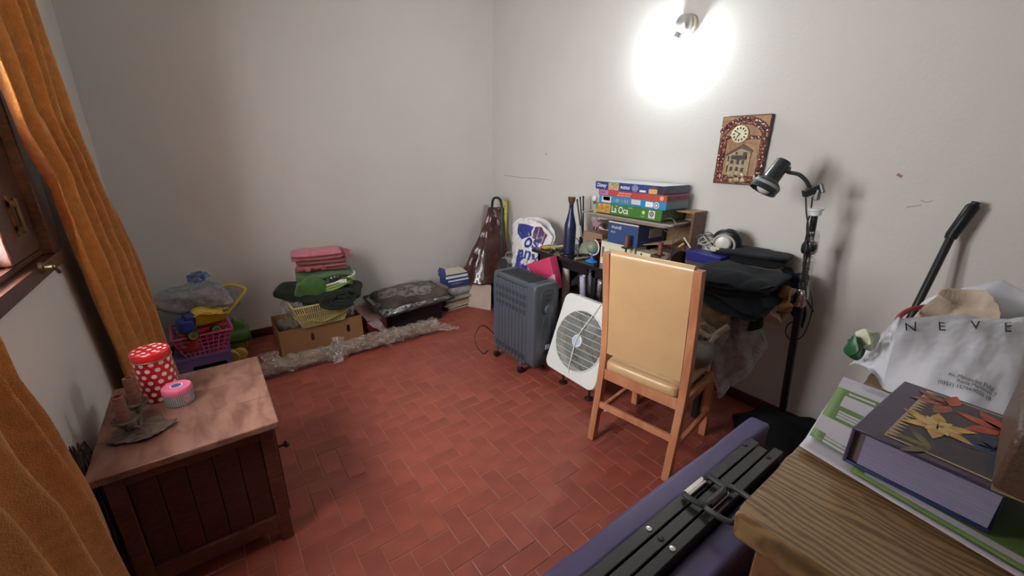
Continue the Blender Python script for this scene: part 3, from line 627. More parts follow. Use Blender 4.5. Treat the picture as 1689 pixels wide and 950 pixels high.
def sbtop(u,v,dz=0):
    x=(u-.5)*2; y=(v-.5)*2; X=1.385+x*.36+.05*y*0; Y=3.43+y*.25+.03*x*0+ .05*x
    h=.20+.120*(1-abs(x)**3.2)*(1-abs(y)**2.6)**.8+.03*y*.5
    h+=.012*noise.noise(V((u*7,v*6,2)))+.006*noise.noise(V((u*20,v*16,3)))
    return V((X,Y,h+dz))
bed=mat('folded_bedding',(.02,.016,.014),.95,var=.5,vs=5,bump=.4,bs=60,col2=(.13,.10,.08))
out(G().super((1.385,3.44,.225),(.33,.23,.062),.7,.35,rz(7),nz=.03,ns=8,seed=6,nu=60),'bedding',bed,sb)
out(G().super((1.20,3.42,.262),(.10,.09,.03),.8,.5,rz(20),nz=.03,ns=12,seed=16),'bedding',cloth('pinkish_cloth',(.13,.07,.055)),sb)
out(G().super((1.30,3.30,.245),(.06,.05,.03),.8,.5,rz(20),nz=.03,ns=14,seed=26),'bedding',cloth('cream_cloth2',(.55,.47,.36)),sb)
out(G().grid(sbtop,90,70),'clear_top',plastic('bag_film_clear',(.40,.38,.37),.30,.06,.06,9,1.0),sb)
ed=[sbtop(u,0) for u in [k/20 for k in range(21)]]+[sbtop(1,v) for v in [k/20 for k in range(1,21)]]+[sbtop(1-k/20,1) for k in range(1,21)]+[sbtop(0,1-k/20) for k in range(1,21)]
out(G().tube(ed,.010,8),'piping',mat('black_piping',(.02,.018,.016),.5),sb)
def skirt_(t,v):
    k=t*80; i=int(k)%80; f=k-int(k); p=ed[i].lerp(ed[(i+1)%len(ed)],f); c=V((1.38,3.45,p.z)); return p.lerp(V((c.x+(p.x-c.x)*.93,c.y+(p.y-c.y)*.93,.192)),v)
out(G().grid(skirt_,80,3),'side_wall',mat('black_bag_side',(.015,.014,.014),.5),sb)

# ------------------------------------------------------------------ stacks by the corner
mg=[mat('magazine_cream',(.55,.47,.34),.6),mat('magazine_dark',(.07,.06,.05),.5),mat('magazine_white',(.62,.58,.50),.5),mat('magazine_grey',(.30,.28,.25),.5)]
pagem=mat('page_edges',(.60,.55,.44),.8,var=.15,vs=80,stretch=(1,1,30))
def book(c,size,ang,cov,label,cat='book',group=None,name='book',spine=None,pages=pagem,th=.0025):
    x,y,z=c; L,Wd,H=size; e=thing(name,label,cat,(x,y,z),group,rad(ang)); M=WM[e.name]
    def B(x0,x1,y0,y1,z0,z1): g=G().bb(x0,x1,y0,y1,z0,z1); bmesh.ops.transform(g.b,matrix=M,verts=g.b.verts); return g
    out(B(-L/2+.003,L/2-.003,-Wd/2+.003,Wd/2-.001,th,H-th),'pages',pages,e,smooth=False)
    out(B(-L/2,L/2,-Wd/2,Wd/2,0,th),'back_cover',cov,e,smooth=False); out(B(-L/2,L/2,-Wd/2,Wd/2,H-th,H),'front_cover',cov,e,smooth=False)
    if spine: out(B(-L/2,L/2,-Wd/2-.001,-Wd/2+.003,0,H) if spine=='y' else B(-L/2-.001,-L/2+.003,-Wd/2,Wd/2,0,H),'spine',cov,e,bevel=.001)
    return e
z=0
for k in range(10):
    H=R_.uniform(.010,.017); dx=R_.uniform(-.018,.018)+(.012 if k<3 else 0); dy=R_.uniform(-.012,.02)
    book((1.88+dx,3.50+dy,z),(.30,.235,H),R_.uniform(-7,7)+6,mg[k%4],'%s old magazine, %s of the low stack under the corner books'%(('cream','dark','white','grey')[k%4],('lowest','second from the floor','third from the floor','fourth from the floor','fifth from the floor','fifth from the top','fourth from the top','third from the top','second from the top','topmost')[k]),cat='magazine',group='magazines stacked by the corner',name='magazine',th=.0012); z+=H+.0005
for k,(H,cv,lb) in enumerate(((.022,mat('grey_blue_cover',(.22,.24,.27),.5),'grey hardback book lying on the magazines, lowest of the book stack'),(.055,mat('pale_marble_cover',(.45,.44,.43),.5,var=.3,vs=20),'thick pale marbled book in the stack under the blue box'),(.022,mat('dark_slate_cover',(.06,.07,.09),.5),'thin dark slate book just under the blue and white box'))):
    book((1.90+.008*k,3.50,z),(.25,.18,H),4-4*k,cv,lb,spine='y'); z+=H+.0005
e=thing('book','blue book with white lettered band near the top of the corner stack','book',(1.90,3.50,z)); nb=mat('navy_print',(.03,.05,.20),.45)
out(G().box((1.90,3.50,z+.035),(.24,.17,.07),rz(0)),'cover',nb,e,bevel=.002); out(G().bb(1.785,2.015,3.4135,3.4145,z+.044,z+.06),'band',winkm,e,smooth=False)
text('MUNDO 3',.025,(1.82,3.413,z+.012),(1,0,0),(0,0,1),mat('pale_blue_ink',(.45,.55,.75),.5),e); z+=.0705
e=thing('box','small white and blue carton with sloping open lid, topmost in the corner stack','box',(1.89,3.51,z))
out(G().box((1.89,3.51,z+.022),(.24,.17,.044),rz(0)),'body',nb,e,bevel=.002); out(G().bb(1.765,2.015,3.4235,3.4245,z+.005,z+.03),'band',winkm,e,smooth=False)
out(G().poly([(1.77,3.425,z+.045),(2.01,3.425,z+.045),(1.97,3.50,z+.085),(1.80,3.50,z+.085)],.003),'lid_front',mat('lid_cream',(.6,.55,.42),.6),e)
out(G().poly([(1.80,3.50,z+.085),(1.97,3.50,z+.085),(1.98,3.60,z+.088),(1.79,3.60,z+.088)],.003),'lid_top',mat('lid_print',(.45,.42,.36),.6,var=.4,vs=40),e)
out(G().poly([(1.77,3.425,z+.045),(1.80,3.50,z+.085),(1.79,3.60,z+.085),(1.77,3.60,z+.045)],.002),'lid_side',nb,e)

# ------------------------------------------------------------------ corner: garment bag, level, boards
gb=thing('garment_bag','tall dark maroon folded chair in a vinyl cover leaning in the room corner','bag',(2.28,3.35,0))
vin=mat('maroon_vinyl',(.060,.018,.014),.28,var=.5,vs=9,bump=.8,bs=16,coat=.3)
def gbf(u,v):
    zz=.215+.735*v; half=.20*(1-v)**1.3+.075; th=.035+.04*(1-v)
    a=u*2*math.pi; cx_=2.22+.22*v-.03; cy_=3.38+.12*v
    wv=1+.10*math.sin(a*7+v*3)*(1-v*.4); r_=V((math.cos(a),math.sin(a),0))
    d=V((.62,-.35,0)).normalized(); n_=V((.35,.62,0)).normalized()
    p=V((cx_,cy_,zz))+d*half*wv*math.copysign(abs(math.cos(a))**.8,math.cos(a))+n_*th*wv*math.copysign(abs(math.sin(a))**.8,math.sin(a)); return p+noise.noise_vector(p*9)*.012
out(G().grid(gbf,90,50),'vinyl_cover',vin,gb,solid=.002)
frm=mat('dark_green_tube',(.012,.03,.022),.35)
q=[Xp(806,385,2.34),Xp(811,345,2.36),Xp(813,330,2.36),Xp(818,326,2.36),Xp(824,328,2.36),Xp(827,336,2.36),Xp(828,350,2.35),Xp(828,410,2.32)]
out(G().tube(smoothpath(q,5),.013,10),'carry_frame',frm,gb)
lv=thing('spirit_level','yellow spirit level standing upright against the right wall in the corner','tool',(2.47,3.40,0))
ylm=mat('level_yellow',(.62,.52,.10),.45); p0=Xp(833,328,2.50)
out(G().bar((2.42,3.40,.0),(2.50,3.46,1.03),.045,.022,(-1,-.6,0)),'body',ylm,lv,bevel=.002)
for f_ in (.62,.70,.78,.86,.94):
    p=V((2.42,3.40,0)).lerp(V((2.50,3.46,1.03)),f_)+V((-.0115,-.006,.0)); out(G().box(p,(.006,.010,.010)),'slot',ink,lv,smooth=False)
tag(out(G().poly([Yp(784,475,3.68),Yp(790,400,3.71),Yp(799,338,3.735),Yp(805,338,3.735),Yp(806,430,3.71),Yp(803,475,3.68)],.006),'board',mat('pale_board',(.42,.34,.28),.6)),'narrow pale board leaning behind the maroon cover in the corner','board')
lb=thing('leaning_board','brown-backed panel with pale front leaning against the corner clutter, by the radiator','board',(2.02,3.20,0))
P4=[Zp(812,513,.005),Zp(786,498,.02),Zp(774,460,.28),Zp(800,470,.27)]
P4=[V((2.10,3.14,.004)),V((1.97,3.36,.004)),V((2.06,3.47,.24)),V((2.19,3.27,.22))]
out(G().poly(P4,.012),'panel',mat('pale_panel',(.50,.40,.33),.6,var=.1),lb); out(G().bar(P4[2]+V((0,0,.006)),P4[3]+V((0,0,.006)),.018,.018),'edge',mat('dark_edge',(.03,.012,.01),.4),lb)
tag(out(G().super((2.17,3.02,.13),(.075,.10,.13),.6,.5,nz=.03,ns=9,seed=12),'cloth_bundle',cloth('navy_bundle',(.012,.02,.09))),'navy blue bundle on the floor behind the radiator, beside the leaning panel','bag')
tag(out(G().bb(2.20,2.50,3.10,3.42,0,.20),'crate',mat('dark_crate',(.03,.015,.012),.6),bevel=.005),'dark low crate on the floor under the maroon cover','box')
# pile of books with radio
z=0
for k,(L,Wd,H,col,lbl) in enumerate(((.34,.30,.30,(.35,.25,.2),'pinkish carton at the bottom of the pile under the radio'),(.30,.24,.075,(.50,.36,.30),'pale pink box beneath the books under the radio'))):
    x=2.24; tag(out(G().box((x,2.86,z+H/2),(L,Wd,H),rz(3*k)),'carton',mat('carton_%s'%('lower','upper')[k],col,.7,var=.1),bevel=.003),lbl,'box'); z+=H+.001
for k,(H,col,lbl) in enumerate(((.030,(.52,.36,.29),'pale pink paperback on the cartons, lowest of the three books under the radio'),(.020,(.06,.02,.015),'thin dark brown book, middle of the three books under the radio'),(.030,(.36,.25,.14),'tan book directly under the radio'))):
    book((2.22-.004*k,2.85,z),(.27,.20,H),2-3*k,mat('radio_book_%s'%('pink','brown','tan')[k],col,.6),lbl,spine='x'); z+=H+.0008
rdo=thing('radio','grey portable radio cassette player on the books behind the radiator','radio',(2.2,2.86,z),None,rad(-74)); M=WM[rdo.name]
def L_(g): bmesh.ops.transform(g.b,matrix=M,verts=g.b.verts); return g
rg=mat('radio_grey',(.20,.19,.185),.4); rdk=mat('radio_dark',(.035,.035,.035),.5)
out(L_(G().super((0,0,.065),(.155,.07,.066),.5,.35,nu=60)),'body',rg,rdo)
for sx in (-1,1): out(L_(G().lathe((sx*.098,-.055,.068),[(.052,0),(.050,.016),(.0,.020)],28,(0,-1,0))),'speaker',rdk,rdo)
out(L_(G().bb(-.04,.04,-.077,-.06,.03,.085)),'cassette_door',rdk,rdo,bevel=.004); out(L_(G().bb(-.03,.03,-.081,-.07,.04,.07)),'cassette_window',mat('green_tint',(.05,.08,.06),.2),rdo,bevel=.003)
for k in range(4): out(L_(G().bb(-.036+.019*k,-.022+.019*k,-.06,-.045,.115,.132)),'button',mat('radio_button',(.3,.28,.27),.4) if k==0 else bpy.data.materials['radio_button'],rdo,bevel=.002)
out(L_(G().tube(smoothpath([(-.13,0,.10),(-.125,.01,.15),(-.06,.012,.165),(.06,.012,.165),(.125,.01,.15),(.13,0,.10)],5),.008)),'handle',rg,rdo)

# shopping bag
sg=thing('shopping_bag','white plastic shopping bag with dark blue print behind the radiator','bag',(2.22,2.66,.40))
wb_=mat('white_bag',(.70,.69,.68),.45,bump=.7,bs=14,coat=.2); bb_=mat('blue_bag_print',(.02,.035,.22),.4,bump=.4,bs=20,coat=.2)
def sbag(u,v):
    # u across (0 = left), v up ; front sheet
    L0,R0=V((2.12,2.82,.50)),V((2.10,2.46,.50)); L1,R1=V((2.19,2.92,.93)),V((2.30,2.50,.86))
    p=(L0*(1-u)+R0*u)*(1-v)+(L1*(1-u)+R1*u)*v
    p.z+=v*(.06*math.sin(u*math.pi*.9)-.10*max(0,u-.75)*2-.08*max(0,.2-u)*3)
    p.x-=.07*math.sin(math.pi*u)*(1-.55*v)+.016*noise.noise(V((u*6,v*5,4)))+.008*noise.noise(V((u*15,v*13,7)))
    return p
def region(fn,test,nu,nv,off):
    g=G(); 
    for j in range(nv):
        for i in range(nu):
            if test((i+.5)/nu,(j+.5)/nv):
                g.add([fn(a/nu,b/nv)+V((-off,0,0)) for a,b in ((i,j),(i+1,j),(i+1,j+1),(i,j+1))],[(0,1,2,3)])
    return g
out(G().grid(sbag,50,50),'front_sheet',wb_,sg); out(G().grid(lambda u,v:sbag(u,v)+V((.10*math.sin(math.pi*u)+.03,0,0)),30,20),'back_sheet',wb_,sg)
out(region(sbag,lambda u,v:(.22<u<.62 and .62<v<.9 and v>.62+.5*abs(u-.40)) or (v<.45 and .33+.2*(v-.3)<u<.6 and not (v>.28 and u>.42)) or (v<.25 and .33<u<.9),70,70,.002),'blue_print',bb_,sg,smooth=False)
out(region(sbag,lambda u,v:.66<u<.90 and .70<v<.97 and v<.97-.5*abs(u-.80),70,70,.002),'purple_print',mat('purple_print',(.07,.03,.14),.4),sg,smooth=False)
out(region(sbag,lambda u,v:.66<u<.90 and .70<v<.95 and abs((u*60)%7-3)<.5,120,40,.0035),'orange_stripes',mat('orange_stripe',(.5,.22,.12),.4),sg,smooth=False)
for s_,u0,v0,sz in (('os',.50,.52,.15),('an',.42,.29,.15),('y',.76,.29,.15)):
    text(s_,sz,None,(1,0,0),(0,0,1),bb_,sg,mapf=lambda x,y,u0=u0,v0=v0:sbag(u0+x/.42,v0+y/.44+.10*(x/.42))+V((-.006,0,0)),bold=.004)
pgb=thing('gift_bag','bright pink paper gift bag between the radiator and the table end','bag',(2.0,2.33,.40))
P_=[Xp(869,436,2.02),Xp(906,424,2.0),Xp(918,478,1.98),Xp(886,478,2.0)]
out(G().poly(P_,.09,(1,.2,0)),'paper_body',mat('hot_pink_paper',(.62,.05,.14),.5,bump=.3,bs=18),pgb,bevel=.004)
out(G().poly([Xp(889,466,1.975),Xp(915,452,1.965),Xp(919,474,1.965)],.004,(-1,0,0)),'pale_corner',mat('pale_pink_paper',(.75,.42,.50),.5),pgb)
out(G().super(Xp(870,433,2.06),(.05,.05,.015),.8,.8,nz=.03,ns=30,seed=3),'tissue',mat('white_tissue',(.75,.70,.70),.7),pgb)

# ------------------------------------------------------------------ oil radiator
rm=mat('radiator_slate',(.075,.086,.105),.36,bump=.08,bs=300); rm2=mat('radiator_panel_dark',(.045,.052,.064),.42)
rd_=thing('radiator','dark slate-grey oil radiator on castors, left of the white fan','radiator',(1.73,2.14,0))
x0,x1,y0,y1,z0,z1=1.62,1.84,1.905,2.385,.075,.675
out(G().bb(x0+.012,x1-.012,y0+.085,y1-.03,z0,z1-.03),'core',rm2,rd_,smooth=False)
def capbox(ya,yb,top): 
    return G().super(((x0+x1)/2,(ya+yb)/2,(z0+top)/2),((x1-x0)/2,(yb-ya)/2,(top-z0)/2),.16,.28,nu=48,nv=24)
out(capbox(y0,y0+.10,z1),'control_end',rm,rd_); out(capbox(y1-.035,y1+.005,z1),'far_end',rm,rd_)
nf=9; fw=(y1-.035-(y0+.085))/nf
for k in range(nf):
    ya=y0+.085+k*fw; f_=out(G().bb(x0-.002,x0+.016,ya+.0025,ya+fw-.0025,z0,z1-.035),'fin',rm,rd_,bevel=.003)
    g=G()
    for zz in (.555,.500,.445):
        for q in (.30,.62): g.bb(x0-.003,x0,ya+fw*q,ya+fw*q+.007,zz,zz+.034)
    for q in (.30,.62): g.bb(x0-.003,x0,ya+fw*q,ya+fw*q+.007,z0+.03,z0+.07)
    tag(out(g,'vent_slots',ink,f_,smooth=False),kind='stuff')
    f2=out(G().bb(x1-.016,x1+.002,ya+.0025,ya+fw-.0025,z0,z1-.035),'fin',rm,rd_,bevel=.003)
out(G().super(((x0+x1)/2,(y0+.085+y1-.03)/2,z1-.018),((x1-x0)/2-.001,(y1-.03-y0-.085)/2,.017),.35,.2,nu=40,nv=12),'top_grille',rm,rd_)
g=G()
for k in range(12):
    yy=y0+.105+k*(y1-.05-y0-.105)/11.5
    g.tube([V((x0+.03+.16*t,yy+.018*math.sin(t*math.pi*.9)*-1+.006,z1+.0015-.003*abs(t-.5)*2)) for t in [q/8 for q in range(9)]],.0068,6)
tag(out(g,'grille_slots',ink,rd_),kind='stuff')
g=G(); 
for k in range(9): g.bar((x0+.055+k*.013,y0+.030,z1-.0015),(x0+.048+k*.013,y0+.065,z1+.0005),.004,.004)
tag(out(g,'end_vent',ink,rd_,smooth=False),kind='stuff')
yf=y0-.001
out(G().super((1.73,y0+.004,.55),(.062,.010,.085),.5,.4),'control_recess',rm2,rd_); 
kn=out(G().lathe((1.735,yf-.004,.50),[(.034,0),(.031,-.018),(.0,-.020)],28,(0,1,0)),'thermostat_knob',rm,rd_); 
for zz in (.585,.555): out(G().bb(1.715,1.755,yf-.010,yf,zz,zz+.016),'rocker_switch',black,rd_,bevel=.003)
out(G().super((1.735,y0+.003,.30),(.045,.010,.14),.5,.4),'cable_recess',rm2,rd_); out(G().bb(1.722,1.76,yf-.008,yf-.002,.20,.235),'plug',mat('pale_plug',(.5,.5,.5),.5),rd_,bevel=.002)
g=G(); 
for k in range(6): g.bb(x0+.05+k*.022,x0+.056+k*.022,yf-.001,yf+.004,.10,.13)
tag(out(g,'end_slots',ink,rd_,smooth=False),kind='stuff')
for yy in (y0+.12,y1-.06):
    out(G().bar((x0-.02,yy,.075),(x1+.02,yy,.075),.03,.022),'castor_arm',rm,rd_,bevel=.004)
    for xx in (x0-.012,x1+.012):
        c_=out(G().lathe((xx,yy-.014,.024),[(.012,0),(.024,.002),(.024,.026),(.012,.028)],20,(0,1,0)),'castor',black,rd_); out(G().tube([(xx,yy,.028),(xx,yy,.07)],.008),'castor_stem',rm,c_)
tag(out(G().tube(smoothpath([(1.85,2.40,.10),(1.75,2.47,.05),(1.60,2.50,.20),(1.50,2.47,.12),(1.53,2.41,.012),(1.60,2.43,.012)],8),.004,8),'power_cable',black),'thin black cable looping out at the left of the slate radiator','cable')

# ------------------------------------------------------------------ white box fan leaning back
fn=thing('box_fan','white square box fan with wire grille leaning back between radiator and chair','fan',(1.78,1.65,.09))
O=V((1.745,1.65,.092)); tl=rad(19.5); U=V((0,-1,0)); Vv=V((math.sin(tl),0,math.cos(tl))); N_=U.cross(Vv)*-1
if N_.x>0: N_=-N_
HW,HH=.225,.265; cH=.255; Rg=.198
def FN(a,b_,d=0): return O+U*a+Vv*(b_)+N_*d
wf=mat('fan_ivory',(.74,.75,.72),.4)
def rrect(a,hw,h0,h1,r):
    # ray-rounded-rect boundary point at angle a around (0,cH)
    cx_,sy=math.cos(a),math.sin(a); best=9
    for t in [k/400 for k in range(1,200)]: pass
    top=h1-cH; bot=cH-h0; tx=hw/abs(cx_) if abs(cx_)>1e-6 else 9; ty=(top/sy if sy>0 else bot/-sy) if abs(sy)>1e-6 else 9
    t=min(tx,ty); x,y=cx_*t,sy*t; hh=top if sy>0 else bot; ax_,ay=abs(x),abs(y)
    if ax_>hw-r and ay>hh-r:
        # intersect ray with corner circle
        ox,oy=hw-r,hh-r; d=(abs(cx_),abs(sy)); b2=-(d[0]*ox+d[1]*oy); c2=ox*ox+oy*oy-r*r; disc_=b2*b2-c2
        if disc_>0: t=-b2+math.sqrt(disc_); x,y=cx_*t,sy*t
    return x,y
def fan_ring(depths):
    g=G(); n=120; rings=[]
    for kind,d,sc in depths:
        ring=[]
        for k in range(n):
            a=2*math.pi*k/n
            if kind=='c': x,y=sc*math.cos(a),sc*math.sin(a)
            else:
                x,y=rrect(a,HW,0,HH*2,.05); x*=sc;y*=sc
            ring.append(FN(x,cH+y,d))
        rings.append(ring)
    vs=[v for r_ in rings for v in r_]; fs=[]
    for i in range(len(rings)-1):
        for k in range(n): fs.append((i*n+k,i*n+(k+1)%n,(i+1)*n+(k+1)%n,(i+1)*n+k))
    g.add(vs,fs); return g
out(fan_ring([('c',-.05,Rg),('c',.044,Rg),('c',.052,Rg+.006),('s',.050,.985),('s',.040,1.0),('s',-.045,1.0),('s',-.055,.97),('c',-.055,Rg+.01),('c',-.05,Rg)]),'housing',wf,fn)
g=G(); g.tube([FN(Rg*math.cos(a),cH+Rg*math.sin(a),.053) for a in [k*math.pi/40 for k in range(81)]],.005,6); out(g,'grille_ring',wf,fn)
wire=mat('grille_wire',(.62,.64,.58),.4); g=G()
for k in range(-21,22):
    x=k*.0092; 
    if abs(x)<Rg: h=math.sqrt(Rg*Rg-x*x); g.tube([FN(x,cH-h,.051),FN(x,cH,.062),FN(x,cH+h,.051)],.0013,4)
tag(out(g,'grille_bars',wire,fn),kind='stuff')
g=G()
for k in range(-4,5):
    y=k*.043; h=math.sqrt(max(0,Rg*Rg-y*y)); g.tube([FN(-h,cH+y,.052),FN(0,cH+y,.066),FN(h,cH+y,.052)],.0022,5)
tag(out(g,'grille_cross_bars',wire,fn),kind='stuff')
hb=out(G().lathe(FN(0,cH,.058),[(.040,0),(.040,.010),(.034,.012)],28,N_),'hub_ring',wf,fn); out(G().lathe(FN(0,cH,.066),[(.030,0),(.030,.006),(0,.008)],28,N_),'hub_cap',mat('pale_blue_hub',(.42,.56,.68),.4),fn); out(G().lathe(FN(0,cH,.073),[(.006,0),(0,.003)],8,N_),'hub_mark',ink,hb)
bm_=mat('fan_blade',(.07,.09,.10),.4)
out(G().lathe(FN(0,cH,-.03),[(.05,0),(.05,.04),(0,.045)],24,N_),'motor_boss',bm_,fn)
for k in range(5):
    a0=k*2*math.pi/5
    def bl(u,v,a0=a0):
        r=.045+(.135)*u; a=a0+(v-.5)*.95+.25*u; return FN(r*math.cos(a),cH+r*math.sin(a),-.01+.035*(v-.5))
    out(G().grid(bl,8,6),'blade',bm_,fn,solid=.002)
tag(out(fan_ring([('c',-.052,Rg),('c',-.052,.001)]),'rear_guard',mat('rear_guard_dark',(.06,.065,.055),.6),fn),kind='stuff')
out(G().tube(smoothpath([FN(.10,HH*2-.01,.02),FN(.085,HH*2-.005,.058),FN(.05,.42,.07),FN(.01,.30,.08),FN(.0,.20,.075),FN(-.0,.06,.062),FN(.015,.01,.03)],6),.003,6),'cord',white,fn)
out(G().box(FN(.19,HH*2-.075,.05),(.012,.03,.05),eu(0,19,0)),'side_catch',mat('grey_catch',(.45,.45,.43),.4),fn,bevel=.003)
tx_=text('turbo',.022,FN(-.155,HH*2-.055,.0505),U,Vv,mat('faded_logo',(.5,.5,.47),.5),fn)
for a in (-.10,.14):
    q=FN(a,0,0); q=V((1.765,q.y,0)); ft=out(G().lathe(q,[(.028,0),(.028,.006),(.020,.012),(.008,.018),(.008,.055),(.014,.060),(.014,.075),(.008,.08),(.008,.10)],20),'foot',black,fn)
tag(out(G().tube(smoothpath([Zp(984,645,.02),Zp(983,668,.006),Zp(992,676,.005),Zp(1003,678,.005)],5),.003,6),'mains_cord',white),'white mains cord trailing on the floor under the fan by the chair leg','cable')

# ------------------------------------------------------------------ black table along the right wall
tbm=mat('table_black_top',(.020,.018,.017),.22,var=.2,vs=6,coat=.3); tbl=thing('table','long black table pushed against the right wall, loaded with clutter','table',(2.31,1.70,0))
TX0,TX1,TY0,TY1=2.10,2.53,.86,2.535
for a,b_ in ((TY0,1.925),(1.927,TY1)): out(G().bb(TX0,TX1,a,b_,.722,.75),'top',tbm,tbl,bevel=.003)
for a,b_ in ((TY0+.05,1.90),(1.94,TY1-.05)): out(G().bb(TX0+.03,TX0+.045,a,b_,.66,.722),'apron',black,tbl,smooth=False)
for xx in (TX0+.03,TX1-.06):
    for yy in ((.99 if xx<2.2 else 1.22),1.86,TY1-.08): out(G().bb(xx,xx+.035,yy,yy+.035,0,.722),'leg',black,tbl,bevel=.003)
g=G(); 
for k in range(5): g.bar((2.50,2.10+.07*k,.70),(2.50,2.10+.07*k,.60),.01,.01)
out(G().bb(2.22,2.50,TY1-.075,TY1-.06,.18,.66),'end_panel',black,tbl,smooth=False)
T=.7505
def ypx(px,py,x): return Xp(px,py,x)
def fbox(name,label,m,pl_,pr_,ptop,x,dep,zb,ang=0,bev=.0015,cat='box',group=None,part='body'):
    a=Xp(pl_[0],pl_[1],x); b_=Xp(pr_[0],pr_[1],x); e=thing(name,label,cat,(x+dep/2,(a.y+b_.y)/2,zb),group,rad(ang)); zt=ptop
    g=G().box((x+dep/2,(a.y+b_.y)/2,(zb+zt)/2),(dep,abs(a.y-b_.y),zt-zb),rz(ang)); out(g,part,m,e,bevel=bev); e['fy']=(a.y+b_.y)/2; 
    return e,(a.y,b_.y)
# wooden open crate against the wall
wcm=wood('crate_oak',(.22,.12,.055),(.34,.20,.10),8,(2,1,1),.5); wcd=wood('crate_edge_brown',(.12,.05,.025),(.20,.09,.045),9,(1,1,4),.45)
cr=thing('wooden_box','open-fronted brown wooden box standing against the wall behind the board games','box',(2.46,1.66,T))
ya,yb=1.345,1.95; zt=1.165
out(G().bb(2.40,2.53,ya,ya+.018,T,zt-.012),'side_board',wcd,cr,bevel=.002); out(G().bb(2.40,2.53,yb-.018,yb,T,zt-.012),'side_board',wcd,cr,bevel=.002)
out(G().bb(2.395,2.535,ya-.002,yb+.002,zt-.012,zt),'top_board',wcm,cr,bevel=.002); out(G().bb(2.40,2.53,ya+.018,yb-.018,T,T+.014),'bottom_board',wcm,cr,smooth=False); out(G().bb(2.52,2.53,ya+.018,yb-.018,T+.014,zt-.012),'back_board',wood('crate_back_brown',(.16,.08,.035),(.24,.13,.06),8,(1,1,1),.6),cr,smooth=False)
# cream cartons
e,(yl,yr)=fbox('carton','cream carton with faint printed panel on the table, under the navy box',cream,(992,400),(1047,410),.915,2.21,.13,T)
g=G().bb(2.2085,2.21,yl-.030,yl-.012,.80,.875); out(g,'dark_print',mat('grey_print',(.12,.12,.14),.6),e,smooth=False)
for a,b_ in ((.075,.125),(.14,.16),(.17,.185)): out(G().bb(2.2085,2.21,yl-b_,yl-a,.79,.87),'faint_print',mat('faint_print',(.50,.50,.32),.6) if a<.1 else bpy.data.materials['faint_print'],e,smooth=False)
e2,(yl,yr)=fbox('carton','small cream carton printed with a dark finial figure, right of the larger cream carton',cream,(1050,415),(1073,420),.895,2.22,.10,T)
ym=(yl+yr)/2+.015; g=G(); 
prof=[(.003,.89),(.007,.882),(.004,.874),(.012,.862),(.010,.850),(.018,.835),(.018,.822),(.010,.806),(.012,.796),(.006,.78),(.007,.765)]
g.add([V((2.2185,ym-w_,z)) for w_,z in prof]+[V((2.2185,ym+w_,z)) for w_,z in prof[::-1]],[tuple(range(22))]); out(g,'figure_print',ink,e2,smooth=False)
a=Xp(1040,405,2.2085); out(G().tube([a,a+V((0,-.022,-.003)),a+V((0,-.020,-.022)),a+V((0,-.008,-.026)),a+V((0,0,-.02)),a],.0012,4),'emblem',ink,e)
# navy box
nvm=mat('navy_card',(.035,.07,.19),.45); nb_,(yl,yr)=fbox('box','navy blue cardboard box with white lettering on top of the cream cartons','x' and nvm,(1003,380),(1052,390),1.055,2.20,.30,.918,ang=0)
out(G().bb(2.198,2.205,yr,yl,1.055,1.064),'lid_edge',mat('lid_edge_cream',(.65,.60,.5),.6),nb_,smooth=False)
text('mundi',.034,(2.1985,yl-.028,1.018),(0,-1,0),(0,0,1),winkm,nb_,sx=1.0); text('♦ ♦'.replace('♦','o'),.026,(2.1985,yl-.028,.988),(0,-1,0),(0,0,1),winkm,nb_)
out(G().bb(2.32,2.46,yr-.0015,yr,.97,1.03),'side_label',mat('label_beige',(.42,.38,.30),.6),nb_,smooth=False)
# grey tray under the games
tr=thing('tray','grey-brown shallow tray under the board games, on the navy box','tray',(2.36,1.70,1.066)); tm=mat('tray_grey',(.24,.19,.15),.4)
out(G().super((2.36,1.72,1.082),(.165,.33,.015),.4,.22,nu=60),'pan',tm,tr); g=G()
ty0,ty1,txa,txb=1.385,2.055,2.195,2.52
out(G().tube(smoothpath([(txa+.03,ty0,1.095),(txb-.03,ty0,1.095),(txb,ty0+.03,1.095),(txb,ty1-.03,1.095),(txb-.03,ty1,1.095),(txa+.03,ty1,1.095),(txa,ty1-.03,1.095),(txa,ty0+.03,1.095),(txa+.03,ty0,1.095)],4),.006,8),'rim',mat('tray_rim',(.35,.31,.26),.35),tr)
# board games
def game(label,z0,z1,x,y0,y1,dep,m,ms,name='board_game'):
    e=thing(name,label,'board game',(x+dep/2,(y0+y1)/2,z0),'board games stacked on the tray')
    out(G().bb(x,x+dep,y0,y1,z0,z1-.0035),'box_base',m,e,bevel=.001); out(G().bb(x-.0015,x+dep+.0015,y0-.0015,y1+.0015,z1-(z1-z0)*.86,z1),'lid',m,e,bevel=.001)
    out(G().bb(x+.005,x+dep-.005,y0-.0032,y0-.0016,z0+.008,z1-.004),'end_print',ms,e,smooth=False); return e,x-.0018
def patch(e,xf,y1,a,b_,z0,z1,m,nm='print'): out(G().bb(xf-.0008,xf,y1-b_,y1-a,z0,z1),nm,m,e,smooth=False)
def T_(e,xf,y1,a,z,s_,size,m,sx=1,shear=0,bold=0): text(s_,size,(xf-.0012,y1-a,z),(0,-1,0),(0,0,1),m,e,sx=sx,shear=shear,bold=bold)
gz=1.100
grn=mat('game_green',(.06,.20,.03),.4,coat=.2); gs=mat('game_green_side',(.10,.18,.08),.4)
e,xf=game('green board game box lettered La Oca, lowest of the four games',gz,gz+.070,2.25,1.475,2.00,.25,grn,gs); Y1=2.00
patch(e,xf,Y1,.008,.125,gz+.004,gz+.066,mat('game_picture_red',(.40,.08,.03),.5,var=.7,vs=40,col2=(.65,.45,.12)))
